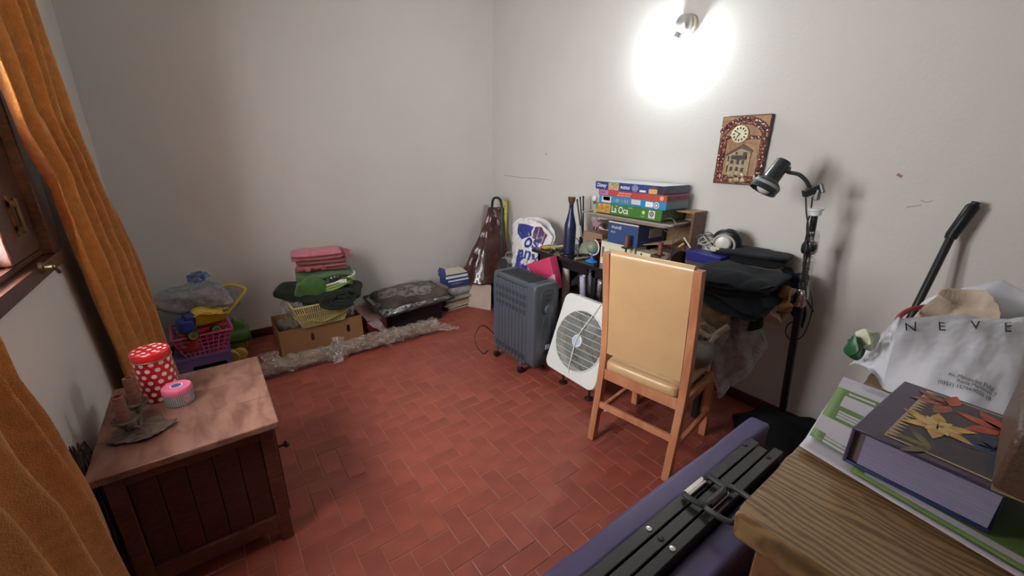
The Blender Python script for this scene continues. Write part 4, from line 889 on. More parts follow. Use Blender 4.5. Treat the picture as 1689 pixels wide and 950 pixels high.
T_(e,xf,Y1,.135,gz+.016,'La Oca',.062,winkm,.80,0,.0006); T_(e,xf,Y1,.165,gz+.058,'juego',.011,winkm); T_(e,xf,Y1,.275,gz+.056,'clasicos',.011,winkm)
patch(e,xf,Y1,.435,.480,gz+.012,gz+.060,winkm); c_=V((xf-.001,Y1-.4575,gz+.040)); out(G().lathe(c_,[(.017,0),(.017,.0004),(.011,.0004),(.011,0)],24,(-1,0,0),cap=False),'badge_ring',ink,e); out(G().lathe(c_,[(.009,0),(.009,.0005),(0,.0006)],20,(-1,0,0)),'badge_centre',mat('badge_pink',(.5,.15,.25),.5),e); T_(e,xf,Y1,.440,gz+.014,'RUIBAL',.010,ink)
c_=V((xf-.0006,Y1-.395,gz+.042)); out(G().lathe(c_,[(.012,0),(0,.0005)],14,(-1,0,0)),'sun_mark',mat('pale_yellow_ink',(.6,.6,.25),.5),e); T_(e,xf,Y1,.378,gz+.014,'CLASSIC',.008,winkm)
text('La Oca',.045,(2.28,1.4715,gz+.018),(1,0,0),(0,0,1),mat('faded_white',(.45,.5,.42),.5),e,sx=.7)
lbm=mat('game_sky_blue',(.03,.26,.52),.4,coat=.2); z=gz+.0705
e,xf=game('sky blue board game box, second from the bottom of the stack',z,z+.050,2.255,1.455,1.985,.24,lbm,mat('game_blue_side',(.18,.26,.30),.4)); Y1=1.985
patch(e,xf,Y1,.022,.105,z+.004,z+.046,mat('white_print',(.7,.68,.68),.5)); patch(e,xf,Y1,.035,.095,z+.018,z+.044,mat('dark_red_print',(.15,.02,.03),.5,var=.6,vs=60))
for k,ch_ in enumerate('LOTERIA'): T_(e,xf,Y1,.125+.023*k,z+.016,ch_,.026,mat('letter_%s'%'abcdefg'[k],((.6,.25,.05),(.7,.55,.1),(.15,.4,.1),(.6,.15,.1),(.6,.4,.1),(.7,.6,.3),(.6,.12,.2))[k],.5),bold=.0006)
patch(e,xf,Y1,.275,.345,z+.014,z+.044,winkm); patch(e,xf,Y1,.277,.343,z+.010,z+.013,ink); patch(e,xf,Y1,.385,.440,z+.010,z+.042,winkm)
for q in range(4): patch(e,xf,Y1,.28,.34,z+.019+.006*q,z+.021+.006*q,mat('text_blue','' or (.2,.25,.4),.5) if q==0 else bpy.data.materials['text_blue'],'small_print')
c_=V((xf-.001,Y1-.465,z+.025)); out(G().lathe(c_,[(.020,0),(.020,.0005),(0,.0006)],24,(-1,0,0)),'seal',winkm,e); out(G().lathe(c_+V((-.0005,0,0)),[(.014,0),(.014,.0005),(.009,.0005),(.009,0)],20,(-1,0,0),cap=False),'seal_ring',ink,e)
rdm=mat('game_coral_red',(.52,.07,.06),.4,coat=.2,var=.15,vs=4); z+=.0505
e,xf=game('coral red board game box, third from the bottom of the stack',z,z+.040,2.25,1.452,1.990,.24,rdm,mat('game_red_side',(.12,.05,.07),.4,var=.4,vs=20)); Y1=1.99
patch(e,xf,Y1,.012,.085,z+.005,z+.035,mat('lilac_patch',(.40,.25,.42),.5)); T_(e,xf,Y1,.018,z+.014,'MEMO',.019,mat('violet_ink',(.2,.08,.3),.5),.8,0,.0006)
T_(e,xf,Y1,.175,z+.023,'Juego de memoria',.014,winkm); T_(e,xf,Y1,.165,z+.008,'para toda la familia',.014,winkm)
c_=V((xf-.0006,Y1-.505,z+.020)); out(G().lathe(c_,[(.014,0),(0,.0005)],20,(-1,0,0)),'sun_print',mat('sun_orange',(.75,.42,.12),.5),e)
nvg=mat('game_royal_blue',(.03,.06,.24),.4,coat=.2); z+=.0405
e,xf=game('royal blue puzzle box with pale printed lid, topmost of the four games',z,z+.052,2.245,1.475,2.02,.27,nvg,mat('game_navy_side',(.10,.12,.18),.4,var=.3,vs=18)); Y1=2.02
T_(e,xf,Y1,.012,z+.016,'Disney',.036,winkm,.85,.25,.0004); patch(e,xf,Y1,.115,.205,z+.002,z+.050,mat('beige_print',(.45,.33,.18),.5,var=.5,vs=60)); T_(e,xf,Y1,.220,z+.016,'PUZZLE',.022,winkm,.95,0,.0008)
for k in range(8):
    a_=k*math.pi/4; c_=V((xf-.0008,Y1-.335+.017*math.cos(a_),z+.026+.015*math.sin(a_))); out(G().tube([c_+V((0,.0065*math.cos(b_),.0065*math.sin(b_))) for b_ in [q*math.pi/5 for q in range(11)]],.0009,4),'flower_outline',winkm,e)
T_(e,xf,Y1,.322,z+.019,'100',.016,winkm,.8); patch(e,xf,Y1,.372,.418,z+.006,z+.018,winkm)
patch(e,xf,Y1,.440,.500,z+.002,z+.030,mat('gold_print',(.65,.45,.12),.5)); patch(e,xf,Y1,.455,.490,z+.030,z+.048,mat('brown_print',(.20,.04,.02),.5)); patch(e,xf,Y1,.502,.542,z+.002,z+.050,mat('dark_print2',(.03,.02,.03),.5))
out(G().bb(2.25,2.508,1.48,2.015,z+.052,z+.0526),'lid_print',mat('pale_lid_print',(.70,.66,.50),.35,var=.6,vs=14,col2=(.45,.55,.62)),e,smooth=False)
# left-hand clutter on the table
tools=[((2.16,2.49),(2.36,2.52),.009,(.30,.05,.02),'thin red-handled tool at the left end of the table','tool'),
 ((2.15,2.455),(2.33,2.49),.013,(.60,.25,.04),'orange-handled screwdriver at the left end of the table','screwdriver'),
 ((2.145,2.43),(2.36,2.40),.014,(.45,.36,.10),'olive-yellow wooden handle on the table, nearest the front edge','tool'),
 ((2.20,2.41),(2.44,2.27),.015,(.42,.33,.14),'long tan wooden handle lying towards the blue bottle','tool')]
for k,(a,b_,r,col,lbl,nm) in enumerate(tools):
    A=V((*a,T+r+.001)); B=V((*b_,T+r+.001+(.03 if k==3 else 0))); e=thing(nm,lbl,'tool',(*((A+B)/2).xy,T)); M1=A.lerp(B,.55)
    out(G().tube([A,A.lerp(B,.04),A.lerp(B,.3),A.lerp(B,.5),M1],[r*.7,r,r*.85,r,r*.8],12),'handle',mat('handle_%s'%'abcd'[k],col,.4),e); out(G().tube([M1,B],r*.3,8),'shaft',silver,e)
for k,(p,r,col) in enumerate((((2.15,2.345),.016,(.03,.03,.03)),((2.19,2.36),.012,(.5,.42,.15)),((2.24,2.33),.018,(.04,.035,.03)))):
    tag(out(G().lathe((p[0],p[1],T+.0005),[(r*.8,0),(r,.004),(r,.018),(r*.6,.022),(0,.022)],18),'screw_cap',mat('cap_%s'%'abc'[k],col,.4)),('small black cap','small yellowish metal cap','dark round cap')[k]+' lying on the table in front of the blue bottle','cap')
e=thing('wire_loop','thin dark wire loop standing left of the blue bottle','wire',(2.40,2.36,T)); out(G().tube([V((2.40,2.36+.07*math.cos(a),T+.045+.045*math.sin(a)*1.0)) for a in [k*math.pi/12 for k in range(25)]],.004,6),'loop',mat('grey_wire',(.12,.11,.10),.4),e)
bt=thing('bottle','tall dark blue bottle with brown flared wooden stopper on the table','bottle',(2.20,2.205,T+.009)); bc=V((2.20,2.205,T+.0095)); bgl=mat('cobalt_matt_glass',(.012,.018,.065),.38,coat=.2)
out(G().lathe(bc,[(.040,0),(.044,.004),(.045,.03),(.046,.19),(.043,.225),(.032,.265),(.022,.305),(.0165,.34),(.0155,.372),(.017,.375)],40),'glass_body',bgl,bt)
out(G().lathe(bc,[(.016,.372),(.018,.382),(.026,.40),(.027,.418),(.029,.424),(.027,.428),(0,.428)],24),'stopper',wood('stopper_wood',(.06,.03,.015),(.14,.075,.04),14,(1,1,3),.5),bt)
e=tag(out(G().lathe((2.20,2.205,T),[(.065,0),(.067,.003),(.065,.008),(0,.008)],36),'coaster',black),'round black coaster under the tall blue bottle','coaster')
e=thing('helmet','grey-green domed cap with dark brim behind the globe and bottle','hat',(2.33,2.11,T)); out(G().lathe((2.33,2.11,T+.012),[(.082,0),(.080,.03),(.068,.065),(.045,.088),(.02,.098),(0,.10)],36,cap=False),'dome',mat('sage_dome',(.26,.27,.21),.5),e,solid=.003); out(G().super((2.32,2.06,T+.014),(.09,.075,.012),.5,.7),'brim',black,e)
nd=thing('pencil_cup','small dark cup holding black knitting needles behind the blue bottle','cup',(2.40,2.28,T)); c_=V((2.42,2.27,T)); out(G().lathe(c_,[(.028,0),(.030,.003),(.032,.10),(.029,.10),(.027,.006),(0,.006)],24),'cup',mat('smoke_cup',(.05,.05,.055),.2),nd)
for (tp,bp_) in (((952,331),(948,398)),((957,327),(951,396)),((962,326),(955,398))):
    A=Xp(tp[0],tp[1],2.44); g=G().tube([c_+V((.005,.0,.02)),A],.0065,8); nn=out(g,'needle',black,nd); out(G().lathe(A,[(.006,-.003),(.009,.002),(.007,.012),(0,.014)],12,(0,0,1)),'needle_head',black,nn)
out(G().tube([c_+V((0,-.02,.02)),Xp(957,372,2.42)],.004,6),'needle',white,nd)
gl=thing('globe','miniature globe with white arm on a blue stand at the table edge','globe',(2.19,1.955,T)); gc=V((2.19,1.955,T))
gbm=mat('globe_print',(.10,.27,.26),.35,vs=14,col2=(.34,.27,.16),coat=.2)
bs_=mat('globe_blue',(.03,.20,.58),.3); out(G().lathe(gc,[(.044,0),(.046,.004),(.042,.010),(.022,.016),(.011,.026),(.008,.045),(.008,.058)],32),'stand',bs_,gl)
tilt=rad(20); sc_=gc+V((0,0,.108)); pax=V((0,math.sin(tilt)*-.0+.25,1)).normalized()
out(G().super(sc_,(.047,.047,.047),1,1,nu=32,nv=20),'sphere',gbm,gl)
out(G().tube([sc_+V((0,-.057*math.cos(a),.057*math.sin(a))) for a in [rad(-112)+k*rad(190)/20 for k in range(21)]],.005,8),'meridian_arm',white,gl)
tag(out(G().bar((2.13,2.06,T+.008),(2.26,2.03,T+.012),.022,.012),'folding_ruler',mat('bare_wood_stick',(.34,.27,.18),.6),bevel=.002),'short bare wooden stick on the table behind the globe stand','stick')
fbox('box','tan cardboard box behind the bottle and pink paper star',mat('tan_card',(.34,.20,.13),.7),(963,372),(994,380),.93,2.32,.16,T)
tag(out(G().super((2.44,2.05,.985),(.05,.10,.03),.6,.6,nz=.02,ns=20,seed=5),'cap',mat('taupe_cap',(.16,.13,.11),.8)),'brown-grey cloth cap on the clutter left of the tray','hat')
cpz=thing('cup','dark red cup with thin pale rim behind the globe','cup',(2.27,1.985,T)); fy=Xp(990,400,2.27).y; out(G().lathe((2.28,fy+.01,T),[(.028,0),(.030,.01),(.040,.11),(.052,.145),(.050,.146),(.036,.11),(.026,.012),(0,.012)],30),'bowl',mat('dark_red_glass',(.14,.008,.02),.2,coat=.4),cpz); out(G().tube([V((2.28+.0515*math.cos(a),fy+.01+.0515*math.sin(a),T+.146)) for a in [k*math.pi/12 for k in range(25)]],.0015,5),'rim',mat('pink_rim',(.6,.35,.38),.4),cpz)
st=thing('paper_star','pink paper star with dark clips above the red cup','ornament',(2.27,1.995,T+.15)); sc2=Xp(983,370,2.26)
g=G(); pts=[]
for k in range(10): a=rad(90+36*k); r=.052 if k%2==0 else .022; pts.append(sc2+V((0,-r*math.cos(a),r*math.sin(a)*1.1)))
g.poly(pts,.006,(1,0,0)); out(g,'star',mat('dusty_pink_paper',(.42,.20,.27),.6),st)
for dy in (-.014,.014): out(G().box(sc2+V((-.003,dy,-.03)),(.004,.008,.028),eu(15,0,0)),'clip',ink,st,smooth=False)
e=thing('figurine','small cream figurine with looped ear at the left of the game stack','figurine',(2.30,2.07,1.10)); q=Xp(984,346,2.26)
out(G().super(q+V((0,.0,0)),(.014,.016,.022),.8,.8,nz=.02,ns=60),'body',mat('figurine_cream',(.50,.42,.26),.5,var=.4,vs=50),e); out(G().tube([q+V((0,.022+.013*math.cos(a),.03+.022*math.sin(a))) for a in [k*math.pi/8 for k in range(15)]],.003,6),'loop',mat('figurine_loop',(.3,.26,.2),.5),e); out(G().super(Xp(981,327,2.30),(.012,.02,.018),.6,.6,eu(20,0,0)),'white_block',white,e); out(G().super(Xp(981,334,2.30),(.012,.014,.010),.8,.8),'dark_ball',black,e)
# centre clutter in front of / inside the wooden box
ch2=thing('candle_holder','second two-branched bronze candle holder on the table, behind the chair back','candle holder',(2.17,1.66,T))
slv=wood('candle_sleeve_red_brown',(.14,.045,.03),(.24,.09,.06),10,(1,1,5),.6)
for (px_,py_,xx) in ((1033,408,2.15),(1088,420,2.20)):
    p=Xp(px_,py_,xx); p=V((p.x,p.y,p.z)); bsz=p.z
    out(G().tube([V((2.17,1.62,T+.01)),V((p.x,p.y*.6+1.62*.4,T+.02)),V((p.x,p.y,T+.03)),V((p.x,p.y,bsz))],.007),'branch',br,ch2)
    out(G().lathe(p,[(.008,-.012),(.03,-.004),(.034,0),(.01,.002)],22),'drip_pan',br,ch2); out(G().lathe(p,[(.016,.0),(.015,.078),(.010,.079),(.010,.05)],16),'candle_sleeve',slv,ch2)
out(G().lathe((2.17,1.62,T),[(.05,0),(.045,.008),(.01,.018)],24),'base',br,ch2)
e=thing('carton','grey-brown flattened carton with raised flap right of the small cream carton','box',(2.36,1.47,T)); gbx=mat('grey_brown_card',(.22,.16,.12),.7)
out(G().bb(2.33,2.46,1.42,1.58,T,.90),'body',gbx,e,bevel=.002); out(G().poly([(2.26,1.60,.93),(2.33,1.42,.96),(2.42,1.42,.985),(2.40,1.60,.93)],.003),'flap',mat('peach_flap',(.50,.32,.20),.7),e)
def tangle(c,r,n,rw,m,name,label,seed,cat='cable',parent=None,flat=.5):
    rr=random.Random(seed); g=G(); pts=[]
    for k in range(n):
        a=k*2.2+rr.uniform(-.5,.5); q=rr.uniform(.45,1); pts.append(V(c)+V((r[0]*q*math.cos(a)*.5,r[1]*q*math.cos(a*.83+1),r[2]*(flat+(1-flat)*math.sin(a)*q))))
    g.tube(smoothpath(pts,6),rw,6)
    if parent is not None: return out(g,name,m,parent)
    return tag(out(g,name,m),label,cat)
gw=mat('grey_cable',(.10,.09,.08),.4)
tangle((2.24,1.43,.80),(.10,.11,.05),26,.0032,gw,'cable_tangle','dark thin cable tangle on the table between the cartons and blue box',4)
q=Xp(1104,372,2.30); tag(out(G().tube([q+V((0,.045*math.cos(a),.045*math.sin(a))) for a in [rad(200)-k*rad(250)/16 for k in range(17)]]+[q+V((0,-.04,-.06)),q+V((0,-.038,-.18))],.003,6),'wire_hook',gw),'thin wire bent into a hook above the clutter in the wooden box','wire')
tag(out(G().super((2.28,1.44,.80),(.05,.06,.045),.8,.8,nz=.05,ns=30,seed=71),'crumpled_wrapper',plastic('pinkish_film',(.45,.25,.28),.6,.7,.2,40,.9)),'crumpled clear and pink wrapper behind the chair back','wrapper')
for k,(pa,pb,r,col,lbl) in enumerate((((1128,392),(1139,409),.004,(.6,.58,.52),'pale stick leaning against the wooden box, left of the blue box'),((1126,407),(1098,430),.004,(.05,.035,.03),'dark pen lying across the clutter behind the chair back'),((1120,407),(1127,402),.007,(.55,.42,.25),'short tan cork-like stub in the clutter left of the blue box'))):
    tag(out(G().tube([Xp(*pa,2.28),Xp(*pb,2.26)],r,8),'stick' if k!=1 else 'pen',mat('stick_%s'%'abc'[k],col,.5)),lbl,'stick' if k!=1 else 'pen')
e=thing('picture_frame','thin black and white framed panel lying flat behind the chair back','frame',(2.20,1.36,T)); out(G().box((2.17,1.36,T+.02),(.10,.20,.012),eu(0,-8,-4)),'panel',black,e,bevel=.001); out(G().box((2.123,1.36,T+.022),(.006,.20,.016),eu(0,-8,-4)),'white_edge',white,e,smooth=False)
e,(yl,yr)=fbox('box','plain cobalt blue box on the table, in front of the tangled cables',mat('cobalt_card',(.018,.022,.20),.35,var=.08,vs=10),(1130,425),(1189,434),Xp(1130,413,2.22).z,2.22,.12,Xp(1188,441,2.22).z,ang=-3,bev=.003)
fbox('box','flat dark carton on the table under the cobalt blue box',mat('dark_flat_carton',(.07,.05,.04),.6),(1128,440),(1186,446),Xp(1188,441,2.22).z-.001,2.225,.13,T)
# cable-wrapped lamp unit
cu=thing('work_light','round white lens device wrapped in tangled grey cables, behind the blue box','lamp',(2.40,1.20,T+.07)); c_=Xp(1193,401,2.36)
out(G().lathe(c_+V((.03,0,0)),[(.075,.05),(.080,0),(.070,-.015),(.055,-.02)],32,(1,.25,0)),'black_rim',black,cu); out(G().lathe(c_+V((-.005,0,0)),[(.041,.02),(.043,0),(.036,-.010),(0,-.016)],30,(1,.25,0)),'white_lens',mat('frosted_white',(.62,.62,.56),.3),cu)
cgm=mat('cable_grey_white',(.42,.40,.35),.4)
out(G().tube([c_+V((-.02,.062*math.cos(a)-.012,.055*math.sin(a)-.006)) for a in [k*math.pi/12 for k in range(20)]],.006,8),'curved_tube',cgm,cu)
tangle(c_+V((.01,.085,-.02)),(.05,.075,.06),26,.0038,cgm,'cables','',9,parent=cu,flat=.2); tangle(c_+V((.01,.085,-.01)),(.05,.09,.075),16,.0028,gw,'cables','',19,parent=cu,flat=.2)
q=Xp(1168,392,2.40); out(G().tube([q+V((0,.035*math.cos(a),.032*math.sin(a))) for a in [k*math.pi/10 for k in range(21)]],.003,6),'cable_loop',gw,cu)
out(G().box(Xp(1180,411,2.30),(.03,.05,.022),eu(0,0,6)),'cream_plug',mat('cream_plug',(.62,.56,.38),.5),cu,bevel=.003)
out(G().bb(2.37,2.40,c_.y-.02,c_.y+.02,T,c_.z-.05),'stand',black,cu)
fbox('box','low grey-brown box beside the blue box, under the cable tangle',mat('grey_brown_box',(.15,.12,.10),.6),(1192,430),(1228,434),Xp(1192,419,2.36).z,2.36,.12,T,bev=.002)

# ------------------------------------------------------------------ clothes heaped on the right end of the table
jet=cloth('jet_cloth',(.006,.008,.011),bump=.4,bs=120,var=.3,sheen=.02); jn=cloth('dark_denim',(.012,.020,.032),bump=.4,sheen=.03); tnc=cloth('beige_cloth',(.42,.32,.24)); olv=cloth('khaki_cloth',(.20,.15,.09)); nvc=cloth('midnight_cloth',(.010,.014,.032),sheen=.03); gry=cloth('grey_fleece',(.32,.29,.27),bump=.9,bs=90,var=.25)
def garment(c,half,rot,m,name,label,n=3,nz=.03,seed=0,cat='clothing',sag=None,group=None):
    e=thing(name,label,cat,(c[0],c[1],c[2]-half[2]),group); h=half[2]*2/n; rr=random.Random(seed)
    for k in range(n):
        g=G(); Rm=rz(rot+rr.uniform(-4,4)); 
        g.super((c[0]+rr.uniform(-.01,.01),c[1]+rr.uniform(-.01,.01),c[2]-half[2]+h*(k+.5)),(half[0]*rr.uniform(.92,1),half[1]*rr.uniform(.92,1),h*.62),.8,.4,Rm,nz=nz,ns=8,seed=seed+k*5,nu=70,nv=18)
        for v in g.b.verts:
            v.co.z+=.006*noise.noise(v.co*26)
            if sag: v.co.z-=sag(v.co)
        out(g,'fold',m,e)
    return e
ov=lambda v: max(0,(.86-v.y))*.55+max(0,2.08-v.x)*1.0
garment((2.24,.98,.795),(.20,.20,.038),4,olv,'trousers','khaki and brown garments at the bottom of the clothes heap',2,.025,21,sag=ov)
garment((2.19,.94,.850),(.17,.21,.03),-4,jn,'jeans','dark denim jeans in the middle of the clothes heap',2,.025,22,sag=ov)
garment((2.16,.925,.896),(.155,.20,.036),6,jet,'trousers','thick black folded trousers heaped nearest the chair',3,.035,23,sag=lambda v: max(0,2.08-v.x)*.5)
garment((2.40,.90,.875),(.13,.17,.025),10,nvc,'jumper','midnight blue folded jumper at the right end of the clothes heap',2,.03,24,sag=lambda v:max(0,.82-v.y)*1.1)
garment((2.40,.93,.922),(.085,.12,.014),18,tnc,'shirt','beige shirt showing between the black and midnight garments',1,.02,25)
garment((2.42,1.00,.965),(.12,.20,.030),12,jet,'trousers','neatly folded black trousers, topmost at the back of the clothes heap',2,.012,26)
tag(out(G().grid(lambda u,v:Xp(1335-60*(1-u)-10*v,452+90*v*(.3+.7*u)-8*(1-u),2.45-.05*v)+noise.noise_vector(V((u*5,v*5,8)))*.012,24,24),'dark_scarf',nvc,solid=.006),'midnight cloth hanging off the table end by the lamp pole','clothing')
tag(out(G().super(Xp(1266,520,2.20),(.03,.05,.035),.8,.8,nz=.03,ns=20,seed=33),'sock',cloth('peach_cloth',(.45,.31,.23))),'peach-beige cloth bundle poking out at the table end','clothing')
bb1=thing('belt_bag','tan brown strap bag with folds sticking out of the clothes heap at the table end','bag',(2.25,.86,.74)); lth=mat('tan_leather',(.30,.16,.07),.45,bump=.3,bs=40)
for k,(p1,p2) in enumerate((((1295,470),(1300,492)),((1290,495),(1300,515)),((1281,512),(1293,528)))):
    a,b_=Xp(*p1,2.28),Xp(*p2,2.26); out(G().super((a+b_)/2,(.028,.030,.026),.7,.6,eu(20*k,10,15),nz=.025,ns=26,seed=k+40),'leather_fold',lth,bb1)
a=Xp(1295,478,2.25); out(G().tube(smoothpath([Xp(1288,480,2.25),Xp(1293,472,2.25),Xp(1301,478,2.25),Xp(1302,492,2.26),Xp(1296,504,2.26)],5),.006,8),'pale_trim',mat('gold_trim',(.60,.42,.22),.4),bb1)
tag(out(G().super(Xp(1245,532,2.12),(.02,.03,.05),.8,.8,nz=.02,ns=20,seed=38),'glove',jet),'black glove finger hanging below the denim at the table front','clothing')
# hanging things at the front right corner of the table
def hang(fn,name,label,m,nu=60,nv=60,solid=.012,cat='blanket',fr=None):
    e=thing(name,label,cat,tuple(fn(.5,1))); out(G().grid(fn,nu,nv),'cloth_body',m,e,solid=solid); return e
def B4(a,b_,c_,d,u,v): return (a*(1-u)+b_*u)*(1-v)+(d*(1-u)+c_*u)*v
A_=[Xp(1166,515,2.05),Xp(1246,505,2.20),Xp(1264,572,2.20),Xp(1186,650,2.03)]
def bf(u,v):
    p=B4(*A_,u,v); s=math.sin(u*10+v*2)*.016+math.sin(u*23)*.006; p+=V((-s-.02*math.sin(v*math.pi),-s*.5,-.035*math.sin(u*math.pi)*v)); return p+noise.noise_vector(V((u*7,v*7,3)))*.008
e=hang(bf,'blanket','grey fleece blanket with fringed border hanging off the table front beside the chair',gry)
g=G()
for k in range(120):
    u=k/119; p=bf(u,1); 
    for dv in (.0,.045,.09): q=bf(u,1-dv); g.super(q+V((R_.uniform(-.004,.004),)*3),(.009,.009,.011),1,1,nu=6,nv=4)
for k in range(60):
    v=k/59; q=bf(1,v); g.super(q,(.009,.009,.011),1,1,nu=6,nv=4); q=bf(0,v); g.super(q,(.008,.008,.010),1,1,nu=6,nv=4)
tag(out(g,'fringe_border',cloth('grey_fringe',(.45,.45,.46)),e),kind='stuff')
K_=[Xp(1156,492,2.04),Xp(1210,512,2.06),Xp(1208,530,2.03),Xp(1158,520,2.0)]
tag(out(G().grid(lambda u,v:B4(*K_,u,v)+V((-.02*math.sin(v*3),0,-.05*v*math.sin(u*3)))+noise.noise_vector(V((u*5,v*5,13)))*.012,24,16),'khaki_trousers',olv,solid=.01),'khaki cloth flap hanging under the black trousers beside the chair post','clothing')
cu_=thing('cushion','taupe pleated cushion with thick white piping behind the chair post','cushion',(2.04,1.10,.62))
out(G().super(Xp(1168,540,2.07),(.07,.10,.065),.8,.7,eu(0,0,0),nz=.04,ns=9,seed=50),'pad',cloth('taupe_cushion',(.36,.31,.26)),cu_)
out(G().tube(smoothpath([Xp(1153,545,1.98),Xp(1172,556,1.98),Xp(1190,545,1.98),Xp(1202,538,1.99)],5),.014,8),'pleated_roll',cloth('taupe_pleat',(.45,.39,.33)),cu_)
out(G().tube(smoothpath([Xp(1184,552,1.97),Xp(1174,562,1.96),Xp(1168,575,1.96),Xp(1166,584,1.96)],5),.011,8),'white_piping',cloth('white_piping',(.62,.60,.58)),cu_)
cu2=thing('cushion','dark taupe cushion with white corner tie on the chair seat behind the post','cushion',(1.93,1.0,.50)); out(G().super((1.90,.965,.535),(.11,.12,.05),.8,.6,nz=.03,ns=9,seed=52),'pad',cloth('dark_taupe',(.13,.11,.10)),cu2)
out(G().tube(smoothpath([Xp(1156,612,1.88),Xp(1160,603,1.88),Xp(1168,602,1.88),Xp(1167,611,1.88)],5),.010,8),'white_tie',cloth('white_tie',(.60,.57,.56)),cu2)

# ------------------------------------------------------------------ things under the table
for (px_,py_,xx,r,col,lbl) in ((929,445,2.17,.030,(.66,.60,.52),'cream paper tube standing under the table left of the lavender one'),(957,455,2.13,.022,(.55,.56,.72),'thin lavender-white paper tube standing under the table')):
    p=Xp(px_+4,py_,xx); zt=min(p.z,.70); zt=.70 if r>.025 else zt
    q=Xp(px_+4,py_+60,xx+.03); dirv=(V((q.x,q.y,q.z))-V((p.x,p.y,zt))).normalized(); b_=V((p.x,p.y,zt)); base=b_+dirv*((zt-.02)/-dirv.z)
    g=G(); ax=(b_-base); L=ax.length; g.lathe(base,[(r,0),(r,L),(r*.86,L),(r*.86,L-.12)],28,ax,cap=False); tag(out(g,'paper_tube',mat('tube_%s'%('cream' if r>.025 else 'lavender'),col,.6)),lbl,'tube')
def lump(c,h,m,name,label,seed,cat='bag',nz=.06,e=.8): return tag(out(G().super(c,h,e,.7,nz=nz,ns=7,seed=seed,nu=50,nv=26),name,m),label,cat)
lump((2.36,2.30,.24),(.11,.10,.24),cloth('brown_sack',(.10,.07,.05)),'cloth_sack','dark brown cloth sack under the left end of the table',81)
lump((2.37,2.05,.22),(.10,.11,.22),cloth('burgundy_sack',(.07,.015,.02)),'cloth_sack','burgundy sack on the floor under the table behind the fan',82)
lump((2.36,1.98,.55),(.08,.12,.12),plastic('grey_bag_film',(.42,.40,.42),.85,.75,.2,14,.9),'plastic_bag','grey-lilac crumpled plastic bag under the table above the fan',83)
lump((2.36,2.36,.56),(.08,.09,.09),cloth('dark_blue_rag',(.03,.035,.07)),'cloth_bundle','dark blue rag bundle just under the table top, right of the pink bag',84,'cloth')
lump((2.38,1.55,.30),(.10,.14,.28),cloth('charcoal_sack',(.035,.028,.026)),'cloth_sack','charcoal sack under the table behind the beige chair',85)
tag(out(G().poly([(2.16,1.80,.02),(2.30,1.98,.02),(2.26,1.90,.68),(2.18,1.80,.66)],.01),'thin_board',mat('grey_brown_panel',(.12,.10,.085),.6)),'grey-brown thin panel leaning under the table behind the fan','board')

# ------------------------------------------------------------------ beige leather dining chair
cO=V((1.535,1.028,0)); ca=math.atan2(.157,.988)
chr_=thing('dining_chair','orange-brown wooden chair with beige leather back and seat, facing the table','chair',cO,None,ca); CM=WM[chr_.name]
cwd=wood('chair_wood',(.42,.16,.075),(.58,.26,.13),7,(2,2,.35),.45,bump=.05,dist=1.2); lea=mat('beige_leather',(.60,.385,.19),.34,var=.06,vs=5,bump=.12,bs=40,coat=.15)
def CL(g): bmesh.ops.transform(g.b,matrix=CM,verts=g.b.verts); return g
def post(pts,wx,wy):
    g=G(); vs=[];fs=[]
    for (x,y,z) in pts:
        vs+= [V((x-wx/2,y-wy/2,z)),V((x+wx/2,y-wy/2,z)),V((x+wx/2,y+wy/2,z)),V((x-wx/2,y+wy/2,z))]
    for i in range(len(pts)-1):
        for k in range(4): fs.append((i*4+k,i*4+(k+1)%4,(i+1)*4+(k+1)%4,(i+1)*4+k))
    n=len(pts)*4; fs+=[(3,2,1,0),(n-4,n-3,n-2,n-1)]; g.add(vs,fs); return g
hw=.213
for s_ in (-1,1):
    out(CL(post([(0,s_*hw,0),(.035,s_*hw,.25),(.055,s_*hw,.44),(.055,s_*hw,.56),(.035,s_*hw,.80),(-.005,s_*hw,1.055)],.045,.036)),'rear_leg',cwd,chr_,bevel=.003)
    out(CL(post([(.475,s_*(hw-.005),0),(.47,s_*(hw-.005),.43)],.038,.036)),'front_leg',cwd,chr_,bevel=.003)
    out(CL(G().bar((.06,s_*hw,.395),(.46,s_*hw,.395),.022,.05)),'side_rail',cwd,chr_,bevel=.002)
    out(CL(G().bar((.03,s_*hw,.155),(.465,s_*hw,.155),.020,.030)),'side_stretcher',cwd,chr_,bevel=.002)
out(CL(G().bar((.045,-hw+.018,.395),(.045,hw-.018,.395),.024,.06)),'rear_rail',cwd,chr_,bevel=.002); out(CL(G().bar((.465,-hw+.02,.395),(.465,hw-.02,.395),.022,.05)),'front_rail',cwd,chr_,bevel=.002)
out(CL(G().bar((.022,-hw+.018,.215),(.022,hw-.018,.215),.020,.034)),'rear_stretcher',cwd,chr_,bevel=.002)
out(CL(G().super((.255,0,.452),(.235,hw-.018,.040),.45,.16,nu=60)),'seat',lea,chr_)
def backp(u,v,th):
    z=.515+.53*v; x=.055-.0*v+(-.055)*max(0,(z-.56)/.5)**1.3; y=(u-.5)*2*(hw-.020)
    return V((x+th,y,z))
